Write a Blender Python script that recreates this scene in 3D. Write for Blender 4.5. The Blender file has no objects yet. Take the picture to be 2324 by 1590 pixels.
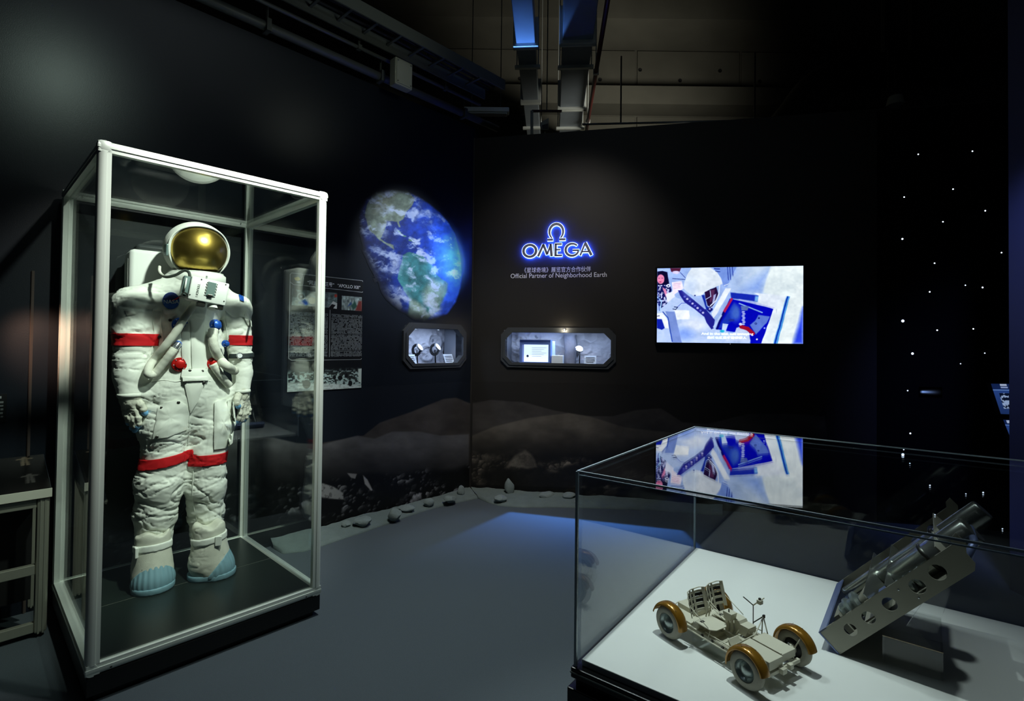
import bpy, bmesh, math, random
import numpy as np
from mathutils import Vector, Matrix
from mathutils.bvhtree import BVHTree
random.seed(7)
RNG = np.random.default_rng(11)
SC = bpy.context.scene
COL = SC.collection
PI = math.pi

# ------------------------------------------------------------------ camera
FPX, PITCH, ROLL, X0, Y0, HCAM = 1173.58, .01583, .01163, 1162.0, 762.46, 1.40
F_ = np.array([0, math.cos(PITCH), math.sin(PITCH)])
R0_ = np.array([1.0, 0, 0]); U0_ = np.array([0, -math.sin(PITCH), math.cos(PITCH)])
R_ = math.cos(ROLL) * R0_ + math.sin(ROLL) * U0_
U_ = math.cos(ROLL) * U0_ - math.sin(ROLL) * R0_
CAM = np.array([0, 0, HCAM])
cd = bpy.data.cameras.new('camera'); co = bpy.data.objects.new('camera', cd); COL.objects.link(co)
cd.sensor_fit = 'HORIZONTAL'; cd.sensor_width = 36.0; cd.lens = FPX / 2324 * 36.0
cd.shift_x = 0.0; cd.shift_y = -(795 - Y0) / 2324
cd.clip_start = .02; cd.clip_end = 60
M3 = Matrix(((R_[0], U_[0], -F_[0]), (R_[1], U_[1], -F_[1]), (R_[2], U_[2], -F_[2])))
co.matrix_world = Matrix.Translation((0, 0, HCAM)) @ M3.to_4x4()
SC.camera = co

# ------------------------------------------------------------------ world, exposure
SC.view_settings.view_transform = 'Standard'; SC.view_settings.look = 'None'
SC.view_settings.exposure = 0.0; SC.view_settings.gamma = 1.0
SC.view_settings.use_curve_mapping = False
try:
    SC.cycles.transparent_max_bounces = 48; SC.cycles.max_bounces = 10
    SC.cycles.use_denoising = True; SC.cycles.caustics_reflective = False; SC.cycles.caustics_refractive = False
except Exception:
    pass
wd = bpy.data.worlds.new('world'); SC.world = wd; wd.use_nodes = True
wd.node_tree.nodes['Background'].inputs[0].default_value = (.55, .68, 1.0, 1)
wd.node_tree.nodes['Background'].inputs[1].default_value = .0035

# ------------------------------------------------------------------ frame of the room (metres, floor z = 0)
def V(*a): return np.array(a, float)
A = V(-1.58037, 2.02238, 0); D = V(math.sin(.75154), math.cos(.75154), 0); N = V(-D[1], D[0], 0)
WLO = A + N * 1.0906                      # a point of the left wall; D runs along it, -N faces the room
K = V(-.377, 4.907, 0)                    # corner of the two walls
T = V(math.cos(.20758), -math.sin(.20758), 0); NB = V(-math.sin(.20758), -math.cos(.20758), 0)
B = V(.16646, 1.27924, 0); D2 = V(math.sin(.64535), math.cos(.64535), 0); N2 = V(D2[1], -D2[0], 0)
ZT = 1.4 - .76931; ZG = 1.4 - .31059      # white table top and glass top of the low case
Z = V(0, 0, 1)

def proj(P):
    P = np.asarray(P, float); d = P - CAM
    w = d @ F_
    return X0 + FPX * (d @ R_) / w, Y0 - FPX * (d @ U_) / w
def ray(px, py): return F_ + R_ * (px - X0) / FPX - U_ * (py - Y0) / FPX
def onz(px, py, z):
    d = ray(px, py); return CAM + d * ((z - HCAM) / d[2])
def onpl(px, py, P, n):
    d = ray(px, py); return CAM + d * (((P - CAM) @ n) / (d @ n))
def on_left(px, py, off=0.0): return onpl(px, py, WLO - N * off, N)
def on_back(px, py, off=0.0): return onpl(px, py, K + NB * off, NB)

# ------------------------------------------------------------------ lamps
def lamp(kind, name, loc, target, power, color, size=.05, angle=60, blend=.3, square=False, sy=None, spread=None):
    l = bpy.data.lights.new(name, kind); o = bpy.data.objects.new(name, l); COL.objects.link(o)
    l.energy = power; l.color = color
    if kind == 'SPOT':
        l.spot_size = math.radians(angle); l.spot_blend = blend; l.shadow_soft_size = size; l.use_square = square
    elif kind == 'AREA':
        l.size = size
        if sy: l.shape = 'RECTANGLE'; l.size_y = sy
        if spread: l.spread = math.radians(spread)
    else:
        l.shadow_soft_size = size
    o.location = Vector(loc)
    o.rotation_euler = (Vector(target) - Vector(loc)).to_track_quat('-Z', 'Y').to_euler()
    return o
GREENISH = (.95, 1.0, .92)
def gobo(l, half, soft=.04, fade=0):
    """square framing shutter: cuts the lamp's own light to a square of half angle 'half'"""
    l.use_nodes = True; nt = l.node_tree; em = nt.nodes['Emission']; tc = nt.nodes.new('ShaderNodeTexCoord'); sp = nt.nodes.new('ShaderNodeSeparateXYZ')
    nt.links.new(tc.outputs['Normal'], sp.inputs[0]); t = math.tan(half); prod = None
    for ax in ('X', 'Y'):
        dv = nt.nodes.new('ShaderNodeMath'); dv.operation = 'DIVIDE'; nt.links.new(sp.outputs[ax], dv.inputs[0]); nt.links.new(sp.outputs['Z'], dv.inputs[1])
        ab = nt.nodes.new('ShaderNodeMath'); ab.operation = 'ABSOLUTE'; nt.links.new(dv.outputs[0], ab.inputs[0])
        mr = nt.nodes.new('ShaderNodeMapRange'); mr.inputs['From Min'].default_value = t * (1 - soft); mr.inputs['From Max'].default_value = t * (1 + soft * .2)
        mr.inputs['To Min'].default_value = 1; mr.inputs['To Max'].default_value = 0; nt.links.new(ab.outputs[0], mr.inputs['Value'])
        if prod is None: prod = mr.outputs[0]
        else:
            m = nt.nodes.new('ShaderNodeMath'); m.operation = 'MULTIPLY'; nt.links.new(prod, m.inputs[0]); nt.links.new(mr.outputs[0], m.inputs[1]); prod = m.outputs[0]
    if fade:                                                    # fade put into the beam: full at the sharp far side, nothing at the near side
        dy = nt.nodes.new('ShaderNodeMath'); dy.operation = 'DIVIDE'; nt.links.new(sp.outputs['Y'], dy.inputs[0]); nt.links.new(sp.outputs['Z'], dy.inputs[1])
        mr = nt.nodes.new('ShaderNodeMapRange'); mr.inputs['From Min'].default_value = -t * fade; mr.inputs['From Max'].default_value = t * .55 * fade
        mr.inputs['To Min'].default_value = 1; mr.inputs['To Max'].default_value = 0; nt.links.new(dy.outputs[0], mr.inputs['Value'])
        pw = nt.nodes.new('ShaderNodeMath'); pw.operation = 'POWER'; pw.inputs[1].default_value = 2.0; nt.links.new(mr.outputs[0], pw.inputs[0])
        m = nt.nodes.new('ShaderNodeMath'); m.operation = 'MULTIPLY'; nt.links.new(prod, m.inputs[0]); nt.links.new(pw.outputs[0], m.inputs[1]); prod = m.outputs[0]
    nt.links.new(prod, em.inputs['Strength'])
def edge_projector(name, P1, e1, h, half, toward, power, color, soft=.05, size=.012):
    """framed spot whose one side falls in a straight line from P1 along e1 and whose light spreads towards 'toward'"""
    half = math.radians(half); w = abs(h) * math.sin(half); L = P1 + e1 * w + Z * h
    ax = -Z * math.copysign(1, h) * math.cos(half) + toward * math.sin(half)
    o = lamp('SPOT', name, L, L + ax, power, color, size, 2 * math.degrees(math.atan(1.45 * math.tan(half))), .05)
    z_ = Vector(-ax).normalized(); x_ = Vector(e1) - z_ * z_.dot(Vector(e1)); x_.normalize(); y_ = z_.cross(x_)
    o.rotation_euler = Matrix((x_, y_, z_)).transposed().to_euler(); gobo(o.data, half, soft, math.copysign(1, h)); return o
def along0(s, t, z): return WLO + D * s - N * t + Z * z
def sheen_lamp(name, px, py, dist, power, color, angle, blend=1.0, size=.05):
    """lamp placed so that the satin left wall mirrors it at that place"""
    P = on_left(px, py); d = ray(px, py); d = d / np.linalg.norm(d); r = d - 2 * (d @ N) * N
    return lamp('SPOT', name, P + r * dist, P, power, color, size, angle, blend)
suit_c = A + D * .46 + N * .60
lamp('SPOT', 'suit_spot', A + D * .72 - N * 1.15 + Z * 3.45, suit_c + Z * 1.42, 500, GREENISH, .055, 46, .9)
lamp('SPOT', 'suit_low_spot', A + D * 1.7 - N * 1.9 + Z * 3.3, suit_c + Z * .62, 90, (.86, 1.0, .92), .06, 34, .9)
lamp('SPOT', 'table_spot', B + D2 * .62 + N2 * -.05 + Z * 3.5, B + D2 * .42 + N2 * .14 + Z * ZT, 185, (.90, 1.0, .94), .02, 34, 1.0)
lamp('SPOT', 'table_fill', B + N2 * 1.0 + D2 * .75 + Z * 3.1, B + N2 * .95 + D2 * .42 + Z * ZT, 38, (.9, 1.0, .96), .05, 30, 1.0)  # unseen fill added to lift the dark right side of the table
fe1, fe2 = onz(1155, 1160, 0), onz(1480, 1195, 0); fe = (fe2 - fe1) / np.linalg.norm(fe2 - fe1)
edge_projector('floor_blue_projector', fe1, fe, 1.28, 33, V(fe[1], -fe[0], 0), 250, (.12, .34, 1.0))
ue1 = onz(1150, 104, 4.25)
edge_projector('duct_blue_light', ue1 - V(.25, 0, 0), V(.997, -.0765, 0), -.75, 30, V(-.0765, -.997, 0), 120, (.12, .33, 1.0))  # bodiless lamp added in mid-air to turn the ducts blue
eth = on_left(935, 585)
lamp('SPOT', 'earth_spot', eth - N * 1.9 + Z * 1.3 + D * .1, eth - D * .02, 230, (.80, .90, 1.0), .05, 29, .8)
pst = on_left(738, 750)
lamp('SPOT', 'poster_spot', pst - N * 1.75 + Z * 1.9 + D * .75, pst, 55, (.86, .97, 1.0), .03, 24, .7)
sheen_lamp('wall_wash', 130, 185, 1.4, 12, (.76, 1.0, .86), 52)
lamp('SPOT', 'warm_wash', on_left(10, 640) - N * .5, on_left(98, 790), 30, (1.0, .58, .40), .05, 36, 1.0)
lamp('SPOT', 'carpet_dim', V(-.35, 2.9, 4.3), V(-.3, 2.4, 0), 360, (.88, 1.0, .97), .3, 60, 1.0)
lamp('SPOT', 'mural_spot', V(.3, 2.3, 3.9), V(-.45, 4.75, .5), 205, (1.0, .97, .90), .05, 46, 1.0)
lamp('SPOT', 'back_wall_fill', V(.35, 3.1, 3.6), V(.45, 4.75, 1.75), 75, (1.0, .93, .84), .1, 70, 1.0)  # added without a fitting, to brighten the back wall and its lettering
lamp('SPOT', 'ceiling_dim', V(1.9, 5.4, 3.7), V(.7, 8.0, 5.0), 150, (1.0, .98, .84), .3, 120, 1.0)
lamp('SPOT', 'wall_top_fill', V(-.1, 3.0, 3.3), along0(1.5, .1, 3.62), 6, (.9, 1.0, .88), .1, 80, 1.0)  # weak unseen lamp added to bring out the conduits
lamp('AREA', 'room_dim', V(.2, 1.4, 4.6), V(.0, 2.0, 0), 7, (.80, .95, 1.0), 2.0)
lamp('SPOT', 'right_blue', V(2.35, 2.1, 2.7), V(3.3, 3.1, 1.5), 130, (.24, .32, 1.0), .1, 60, .9)

# ------------------------------------------------------------------ materials
def lin(c):
    c = np.asarray(c, float) / 255.0
    return np.where(c <= .04045, c / 12.92, ((c + .055) / 1.055) ** 2.4)
def l4(c): return (*[float(v) for v in lin(c)], 1.0)
MATS = {}
def mat(name, rgb=(128, 128, 128), rough=.6, metal=0.0, noise=0.0, nscale=30.0, bump=0.0, bscale=200.0, emit=None, estr=0.0,
        coat=0.0, vcol=False, vemit=0.0, spec=.5, sheen=0.0, aniso=None):
    if name in MATS: return MATS[name]
    m = bpy.data.materials.new(name); m.use_nodes = True; nt = m.node_tree; b = nt.nodes['Principled BSDF']
    b.inputs['Base Color'].default_value = l4(rgb); b.inputs['Roughness'].default_value = rough
    b.inputs['Metallic'].default_value = metal; b.inputs['Specular IOR Level'].default_value = spec
    if coat: b.inputs['Coat Weight'].default_value = coat; b.inputs['Coat Roughness'].default_value = .08
    if sheen: b.inputs['Sheen Weight'].default_value = sheen
    if emit is not None:
        b.inputs['Emission Color'].default_value = l4(emit); b.inputs['Emission Strength'].default_value = estr
    tc = nt.nodes.new('ShaderNodeTexCoord')
    if vcol:
        at = nt.nodes.new('ShaderNodeAttribute'); at.attribute_name = 'Col'
        nt.links.new(at.outputs['Color'], b.inputs['Base Color'])
        if vemit:
            nt.links.new(at.outputs['Color'], b.inputs['Emission Color']); b.inputs['Emission Strength'].default_value = vemit
    elif noise:
        n = nt.nodes.new('ShaderNodeTexNoise'); n.inputs['Scale'].default_value = nscale; n.inputs['Detail'].default_value = 5
        mp = nt.nodes.new('ShaderNodeMapping')
        if aniso: mp.inputs['Scale'].default_value = aniso
        nt.links.new(tc.outputs['Object'], mp.inputs[0]); nt.links.new(mp.outputs[0], n.inputs['Vector'])
        r = nt.nodes.new('ShaderNodeMix'); r.data_type = 'RGBA'
        c = lin(rgb)
        r.inputs['A'].default_value = (*[float(v) for v in np.clip(c * (1 - noise), 0, 1)], 1)
        r.inputs['B'].default_value = (*[float(v) for v in np.clip(c * (1 + noise), 0, 1)], 1)
        nt.links.new(n.outputs['Fac'], r.inputs['Factor']); nt.links.new(r.outputs['Result'], b.inputs['Base Color'])
    if bump:
        n2 = nt.nodes.new('ShaderNodeTexNoise'); n2.inputs['Scale'].default_value = bscale; n2.inputs['Detail'].default_value = 4
        nt.links.new(tc.outputs['Object'], n2.inputs['Vector'])
        bp = nt.nodes.new('ShaderNodeBump'); bp.inputs['Strength'].default_value = bump; bp.inputs['Distance'].default_value = .004
        nt.links.new(n2.outputs['Fac'], bp.inputs['Height']); nt.links.new(bp.outputs['Normal'], b.inputs['Normal'])
    MATS[name] = m
    return m
def glass(name, tint=(.96, .985, .97), f0=.043, rough=0.0):
    if name in MATS: return MATS[name]
    m = bpy.data.materials.new(name); m.use_nodes = True; nt = m.node_tree; nt.nodes.clear()
    out = nt.nodes.new('ShaderNodeOutputMaterial'); mix = nt.nodes.new('ShaderNodeMixShader')
    tr = nt.nodes.new('ShaderNodeBsdfTransparent'); tr.inputs[0].default_value = (*tint, 1)
    gl = nt.nodes.new('ShaderNodeBsdfGlossy'); gl.inputs['Roughness'].default_value = rough; gl.inputs[0].default_value = (1, 1, 1, 1)
    lw = nt.nodes.new('ShaderNodeLayerWeight'); lw.inputs['Blend'].default_value = .5
    pw = nt.nodes.new('ShaderNodeMath'); pw.operation = 'POWER'; pw.inputs[1].default_value = 5
    mr = nt.nodes.new('ShaderNodeMapRange'); mr.inputs['To Min'].default_value = f0; mr.inputs['To Max'].default_value = 1.0
    nt.links.new(lw.outputs['Facing'], pw.inputs[0]); nt.links.new(pw.outputs[0], mr.inputs['Value'])
    nt.links.new(mr.outputs[0], mix.inputs[0]); nt.links.new(tr.outputs[0], mix.inputs[1]); nt.links.new(gl.outputs[0], mix.inputs[2])
    nt.links.new(mix.outputs[0], out.inputs[0])
    MATS[name] = m
    return m

# ------------------------------------------------------------------ objects
def link(o, parent=None):
    COL.objects.link(o)
    if parent is not None: o.parent = parent
    return o
def mesh_obj(name, verts, faces, m, parent=None, smooth=False, auto=None):
    me = bpy.data.meshes.new(name)
    me.from_pydata([tuple(map(float, v)) for v in verts], [], [tuple(int(i) for i in f) for f in faces]); me.update()
    if smooth: me.shade_smooth()
    if m is not None: me.materials.append(m)
    o = bpy.data.objects.new(name, me)
    if auto: sharp(me, auto)
    return link(o, parent)
def sharp(me, deg):
    me.shade_smooth()
    bm = bmesh.new(); bm.from_mesh(me)
    for e in bm.edges:
        if len(e.link_faces) == 2 and e.calc_face_angle(0) > math.radians(deg): e.smooth = False
    bm.to_mesh(me); bm.free()
def np_mesh(name, verts, quads, m, parent=None, smooth=False, col=None):
    verts = np.ascontiguousarray(verts, np.float32); quads = np.ascontiguousarray(quads, np.int32)
    me = bpy.data.meshes.new(name); nv, nf, k = len(verts), len(quads), quads.shape[1]
    me.vertices.add(nv); me.vertices.foreach_set('co', verts.ravel())
    me.loops.add(nf * k); me.loops.foreach_set('vertex_index', quads.ravel())
    me.polygons.add(nf); me.polygons.foreach_set('loop_start', np.arange(0, nf * k, k, dtype=np.int32))
    me.polygons.foreach_set('loop_total', np.full(nf, k, np.int32))
    me.update(calc_edges=True); me.validate()
    if smooth: me.shade_smooth()
    if col is not None:
        a = me.color_attributes.new('Col', 'FLOAT_COLOR', 'POINT')
        c4 = np.ones((nv, 4), np.float32); c4[:, :3] = col
        a.data.foreach_set('color', c4.ravel())
    if m is not None: me.materials.append(m)
    return link(bpy.data.objects.new(name, me), parent)
def tag(o, label, cat, group=None, kind=None):
    o['label'] = label; o['category'] = cat
    if group: o['group'] = group
    if kind: o['kind'] = kind
    return o
def thing(name, label, cat, loc=(0, 0, 0), rz=0.0, group=None):
    o = bpy.data.objects.new(name, None); o.empty_display_size = .05
    COL.objects.link(o); o.location = Vector(loc); o.rotation_euler = (0, 0, rz)
    return tag(o, label, cat, group)
def structure(o): o['kind'] = 'structure'; return o
def frame_thing(name, label, cat, P, ex, group=None):      # local x axis along ex (horizontal)
    return thing(name, label, cat, P, math.atan2(ex[1], ex[0]), group)

class MB:
    """collects simple solids, then links them as one mesh"""
    def __init__(s): s.v = []; s.f = []
    def add(s, v, f):
        n = len(s.v); s.v += [tuple(map(float, p)) for p in v]; s.f += [tuple(i + n for i in q) for q in f]
    def box(s, c, size, R=None, bev=0.0):
        bm = bmesh.new(); bmesh.ops.create_cube(bm, size=1.0)
        for q in bm.verts: q.co = Vector((q.co.x * size[0], q.co.y * size[1], q.co.z * size[2]))
        if bev: bmesh.ops.bevel(bm, geom=bm.edges[:], offset=bev, segments=2, affect='EDGES', profile=.5)
        M = Matrix.Translation(Vector(c)) @ (R.to_4x4() if R is not None else Matrix())
        bm.verts.ensure_lookup_table(); bm.verts.index_update()
        s.add([M @ q.co for q in bm.verts], [[q.index for q in f.verts] for f in bm.faces]); bm.free()
        return s
    def bb(s, lo, hi, bev=0.0):
        lo, hi = np.array(lo, float), np.array(hi, float)
        return s.box((lo + hi) / 2, hi - lo, None, bev)
    def bar(s, p, q, w, h=None, up=(0, 0, 1)):             # box from p to q
        p, q = Vector(p), Vector(q); d = q - p; L = d.length; x = d.normalized()
        u = Vector(up); y = u.cross(x)
        if y.length < 1e-4: y = Vector((1, 0, 0)).cross(x)
        y.normalize(); z = x.cross(y)
        R = Matrix((x, y, z)).transposed()
        return s.box((p + q) / 2, (L, w, h if h else w), R)
    def tube(s, pts, r, n=10, caps=True):
        pts = [Vector(p) for p in pts]; rs = r if hasattr(r, '__len__') else [r] * len(pts)
        t0 = (pts[1] - pts[0]).normalized(); u = t0.orthogonal().normalized()
        V_ = []; F = []
        for i, p in enumerate(pts):
            t = (pts[min(i + 1, len(pts) - 1)] - pts[max(i - 1, 0)]).normalized()
            u = (u - t * u.dot(t)).normalized(); w = t.cross(u)
            for k in range(n):
                a = 2 * PI * k / n; V_.append(p + (u * math.cos(a) + w * math.sin(a)) * rs[i])
        for i in range(len(pts) - 1):
            for k in range(n):
                F.append((i * n + k, i * n + (k + 1) % n, (i + 1) * n + (k + 1) % n, (i + 1) * n + k))
        if caps:
            F.append(tuple(range(n - 1, -1, -1))); F.append(tuple((len(pts) - 1) * n + k for k in range(n)))
        s.add(V_, F); return s
    def lathe(s, prof, c=(0, 0, 0), axis=(0, 0, 1), n=32):  # prof: (radius, height) along the axis
        ax = Vector(axis).normalized(); u = ax.orthogonal().normalized(); w = ax.cross(u); c = Vector(c)
        V_ = []; F = []
        for r, h in prof:
            for k in range(n):
                a = 2 * PI * k / n; V_.append(c + ax * h + (u * math.cos(a) + w * math.sin(a)) * max(r, 1e-5))
        for i in range(len(prof) - 1):
            for k in range(n): F.append((i * n + k, i * n + (k + 1) % n, (i + 1) * n + (k + 1) % n, (i + 1) * n + k))
        s.add(V_, F); return s
    def prism(s, poly, O, ex, ey, depth):                   # polygon in the (ex, ey) plane pushed along ex x ey
        O, ex, ey = Vector(O), Vector(ex), Vector(ey); n = ex.cross(ey).normalized() * depth; k = len(poly)
        V_ = [O + ex * a + ey * b for a, b in poly] + [O + ex * a + ey * b + n for a, b in poly]
        F = [tuple(range(k - 1, -1, -1)), tuple(range(k, 2 * k))] + [(i, (i + 1) % k, k + (i + 1) % k, k + i) for i in range(k)]
        s.add(V_, F); return s
    def obj(s, name, m, parent=None, smooth=False, auto=None):
        return mesh_obj(name, s.v, s.f, m, parent, smooth, auto)
def ring_prism(mb, outer, inner, O, ex, ey, depth):         # frame between two polygons of equal count
    O, ex, ey = Vector(O), Vector(ex), Vector(ey); n = ex.cross(ey).normalized() * depth; k = len(outer)
    P = lambda q: O + ex * q[0] + ey * q[1]
    V_ = [P(q) for q in outer] + [P(q) for q in inner] + [P(q) + n for q in outer] + [P(q) + n for q in inner]
    F = []
    for i in range(k):
        j = (i + 1) % k
        F += [(j, i, k + i, k + j), (2 * k + i, 2 * k + j, 3 * k + j, 3 * k + i), (i, j, 2 * k + j, 2 * k + i), (k + j, k + i, 3 * k + i, 3 * k + j)]
    mb.add(V_, F)
def spline(pts, n=8):                                       # Catmull-Rom through the points
    P = [np.array(p, float) for p in pts]; P = [2 * P[0] - P[1]] + P + [2 * P[-1] - P[-2]]; o = []
    for i in range(1, len(P) - 2):
        a, b, c, d = P[i - 1:i + 3]
        for t in np.linspace(0, 1, n, endpoint=False):
            o.append(.5 * (2 * b + (c - a) * t + (2 * a - 5 * b + 4 * c - d) * t * t + (3 * b - a - 3 * c + d) * t ** 3))
    return o + [P[-2]]
def text_obj(name, body, m, parent, O, ex, ey, width=None, height=None, extrude=.0008, align='LEFT', spacing=1.0, off=0.0):
    cu = bpy.data.curves.new(name, 'FONT'); cu.body = body; cu.size = 1.0; cu.extrude = 0; cu.space_character = spacing; cu.offset = off
    cu.resolution_u = 4
    t = bpy.data.objects.new(name, cu); COL.objects.link(t)
    dg = bpy.context.evaluated_depsgraph_get(); me = bpy.data.meshes.new_from_object(t.evaluated_get(dg))
    bpy.data.objects.remove(t); bpy.data.curves.remove(cu)
    co = np.empty(len(me.vertices) * 3, np.float32); me.vertices.foreach_get('co', co); co = co.reshape(-1, 3)
    lo, hi = co.min(0), co.max(0); w, h = hi[0] - lo[0], hi[1] - lo[1]
    s = width / w if width else height / h; sy = height / h if height else s
    x = (co[:, 0] - lo[0]) * s; y = (co[:, 1] - lo[1]) * sy
    if align == 'CENTER': x -= w * s / 2
    ex, ey = np.asarray(ex, float), np.asarray(ey, float); n = np.cross(ex, ey)
    P = np.asarray(O, float) + x[:, None] * ex + y[:, None] * ey + n * extrude
    me.vertices.foreach_set('co', P.astype(np.float32).ravel()); me.materials.clear(); me.materials.append(m); me.update()
    o = bpy.data.objects.new(name, me); o['kind'] = 'stuff'
    return link(o, parent)

# ------------------------------------------------------------------ numpy noise and painting
def _h(ix, iy, iz, seed):
    n = (ix * 374761393 + iy * 668265263 + iz * 2147483647 + seed * 974711).astype(np.int64)
    n = (n ^ (n >> 13)) * 1274126177; n = n & 0x7fffffff
    n = (n ^ (n >> 16)); n = (n * 2246822519) & 0x7fffffff
    return (n & 0xffff) / 65535.0
def vn(x, y, z=0.0, seed=0):
    x, y, z = np.broadcast_arrays(np.asarray(x, float), np.asarray(y, float), np.asarray(z, float))
    ix, iy, iz = np.floor(x).astype(np.int64), np.floor(y).astype(np.int64), np.floor(z).astype(np.int64)
    fx, fy, fz = x - ix, y - iy, z - iz
    fx, fy, fz = [t * t * t * (t * (t * 6 - 15) + 10) for t in (fx, fy, fz)]
    r = 0
    for a in (0, 1):
        for b in (0, 1):
            for c in (0, 1):
                w = (fx if a else 1 - fx) * (fy if b else 1 - fy) * (fz if c else 1 - fz)
                r = r + w * _h(ix + a, iy + b, iz + c, seed)
    return r
def fbm(x, y, z=0.0, o=4, seed=0, g=.5):
    r = 0; a = .5; s = 0
    for k in range(o):
        r = r + a * vn(np.asarray(x) * 2 ** k, np.asarray(y) * 2 ** k, np.asarray(z) * 2 ** k, seed + k); s += a; a *= g
    return r / s
def worley(x, y, seed=0):                                      # distance to the nearest and second feature point, random value of the cell
    ix, iy = np.floor(x).astype(np.int64), np.floor(y).astype(np.int64); f1 = np.full(x.shape, 9.0); f2 = f1.copy(); val = np.zeros(x.shape); ox = f1 * 0; oy = f1 * 0
    for a in (-1, 0, 1):
        for b in (-1, 0, 1):
            cx, cy = ix + a, iy + b; qx = cx + _h(cx, cy, 0 * cx, seed); qy = cy + _h(cx, cy, 0 * cx + 1, seed); d = np.hypot(x - qx, y - qy)
            n = d < f1; f2 = np.where(n, f1, np.minimum(f2, d)); val = np.where(n, _h(cx, cy, 0 * cx + 2, seed), val); ox = np.where(n, x - qx, ox); oy = np.where(n, y - qy, oy); f1 = np.where(n, d, f1)
    return f1, f2, val, ox, oy
def sdpoly(x, y, poly):                                      # signed distance, negative inside
    d = np.full(x.shape, 1e18); ins = np.zeros(x.shape, bool); n = len(poly)
    for i in range(n):
        ax, ay = poly[i]; bx, by = poly[(i + 1) % n]
        ex, ey = bx - ax, by - ay; wx, wy = x - ax, y - ay
        t = np.clip((wx * ex + wy * ey) / (ex * ex + ey * ey + 1e-12), 0, 1)
        d = np.minimum(d, (wx - t * ex) ** 2 + (wy - t * ey) ** 2)
        c = ((ay > y) != (by > y)) & (x < (bx - ax) * (y - ay) / ((by - ay) if by != ay else 1e-9) + ax)
        ins ^= c
    d = np.sqrt(d); return np.where(ins, -d, d)
class Paint:
    def __init__(s, x, y, bg): s.x, s.y = x, y; s.c = np.empty(x.shape + (3,)); s.c[:] = bg
    def blend(s, m, col):
        s.c += (np.asarray(col, float) - s.c) * m[..., None]
    def poly(s, pts, col, soft=2.0, a=1.0):
        xs = [p[0] for p in pts]; ys = [p[1] for p in pts]; g = soft + 1
        b = (s.x > min(xs) - g) & (s.x < max(xs) + g) & (s.y > min(ys) - g) & (s.y < max(ys) + g)
        if not b.any(): return
        m = np.clip(.5 - sdpoly(s.x[b], s.y[b], pts) / soft, 0, 1) * a
        s.c[b] += (np.asarray(col, float) - s.c[b]) * m[:, None]
    def line(s, pts, w, col, soft=2.0, a=1.0):
        for (ax, ay), (bx, by) in zip(pts[:-1], pts[1:]):
            ex, ey = bx - ax, by - ay; wx, wy = s.x - ax, s.y - ay
            t = np.clip((wx * ex + wy * ey) / (ex * ex + ey * ey + 1e-12), 0, 1)
            d = np.hypot(wx - t * ex, wy - t * ey)
            s.blend(np.clip(.5 - (d - w / 2) / soft, 0, 1) * a, col)
    def ell(s, cx, cy, rx, ry, col, soft=2.0, a=1.0):
        d = (np.hypot((s.x - cx) / rx, (s.y - cy) / ry) - 1) * min(rx, ry)
        s.blend(np.clip(.5 - d / soft, 0, 1) * a, col)
def picture(name, O, ex, ey, w, h, nu, nv, paint, m, parent=None, gain=1.0, disp=None):
    """flat print: a grid of nu x nv cells, painted at the pixel each point of it has in the picture"""
    u, v = np.meshgrid(np.linspace(0, w, nu + 1), np.linspace(0, h, nv + 1))
    P = np.asarray(O) + u[..., None] * np.asarray(ex) + v[..., None] * np.asarray(ey)
    if disp is not None: P = P + disp(u, v)[..., None] * np.cross(ex, ey)
    col = paint(u, v, P)
    i = np.arange((nu + 1) * (nv + 1)).reshape(nv + 1, nu + 1)
    q = np.stack([i[:-1, :-1], i[:-1, 1:], i[1:, 1:], i[1:, :-1]], -1).reshape(-1, 4)
    return np_mesh(name, P.reshape(-1, 3), q, m, parent, disp is not None, lin(np.clip(col, 0, 255)).reshape(-1, 3) * gain)

# ------------------------------------------------------------------ implicit solids
def nets(Dv, org, h):
    nx, ny, nz = Dv.shape; S = Dv < 0
    c = [(a, b, e) for a in (0, 1) for b in (0, 1) for e in (0, 1)]
    sl = lambda q, M: M[q[0]:nx - 1 + q[0], q[1]:ny - 1 + q[1], q[2]:nz - 1 + q[2]]
    cnt = sum(sl(q, S).astype(np.int8) for q in c); mask = (cnt > 0) & (cnt < 8)
    I = np.argwhere(mask); acc = np.zeros((len(I), 3)); num = np.zeros(len(I))
    for p in c:
        for ax in range(3):
            if p[ax]: continue
            q = list(p); q[ax] = 1
            d0 = Dv[I[:, 0] + p[0], I[:, 1] + p[1], I[:, 2] + p[2]]; d1 = Dv[I[:, 0] + q[0], I[:, 1] + q[1], I[:, 2] + q[2]]
            x = (d0 < 0) != (d1 < 0); t = np.where(x, d0 / np.where(x, d0 - d1, 1), 0)
            P = np.tile(np.array(p, float), (len(I), 1)); P[:, ax] += t
            acc[x] += P[x]; num[x] += 1
    verts = np.asarray(org) + (I + acc / num[:, None]) * h
    idx = np.full(mask.shape, -1, np.int64); idx[mask] = np.arange(len(I)); Q = []
    for ax in range(3):
        a, b = [(1, 2), (2, 0), (0, 1)][ax]
        s0 = np.moveaxis(S, ax, 0); ch = np.moveaxis(s0[:-1] != s0[1:], 0, ax)
        E = np.argwhere(ch); ok = (E[:, a] > 0) & (E[:, b] > 0) & (E[:, a] < Dv.shape[a] - 1) & (E[:, b] < Dv.shape[b] - 1); E = E[ok]
        ea = np.zeros(3, int); ea[a] = 1; eb = np.zeros(3, int); eb[b] = 1
        g = lambda o: idx[tuple((E - o).T)]
        q = np.stack([g(ea + eb), g(eb), g(ea * 0), g(ea)], 1)
        flip = ~S[tuple(E.T)]; q[flip] = q[flip][:, ::-1]; Q.append(q)
    return verts, np.concatenate(Q)
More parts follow.
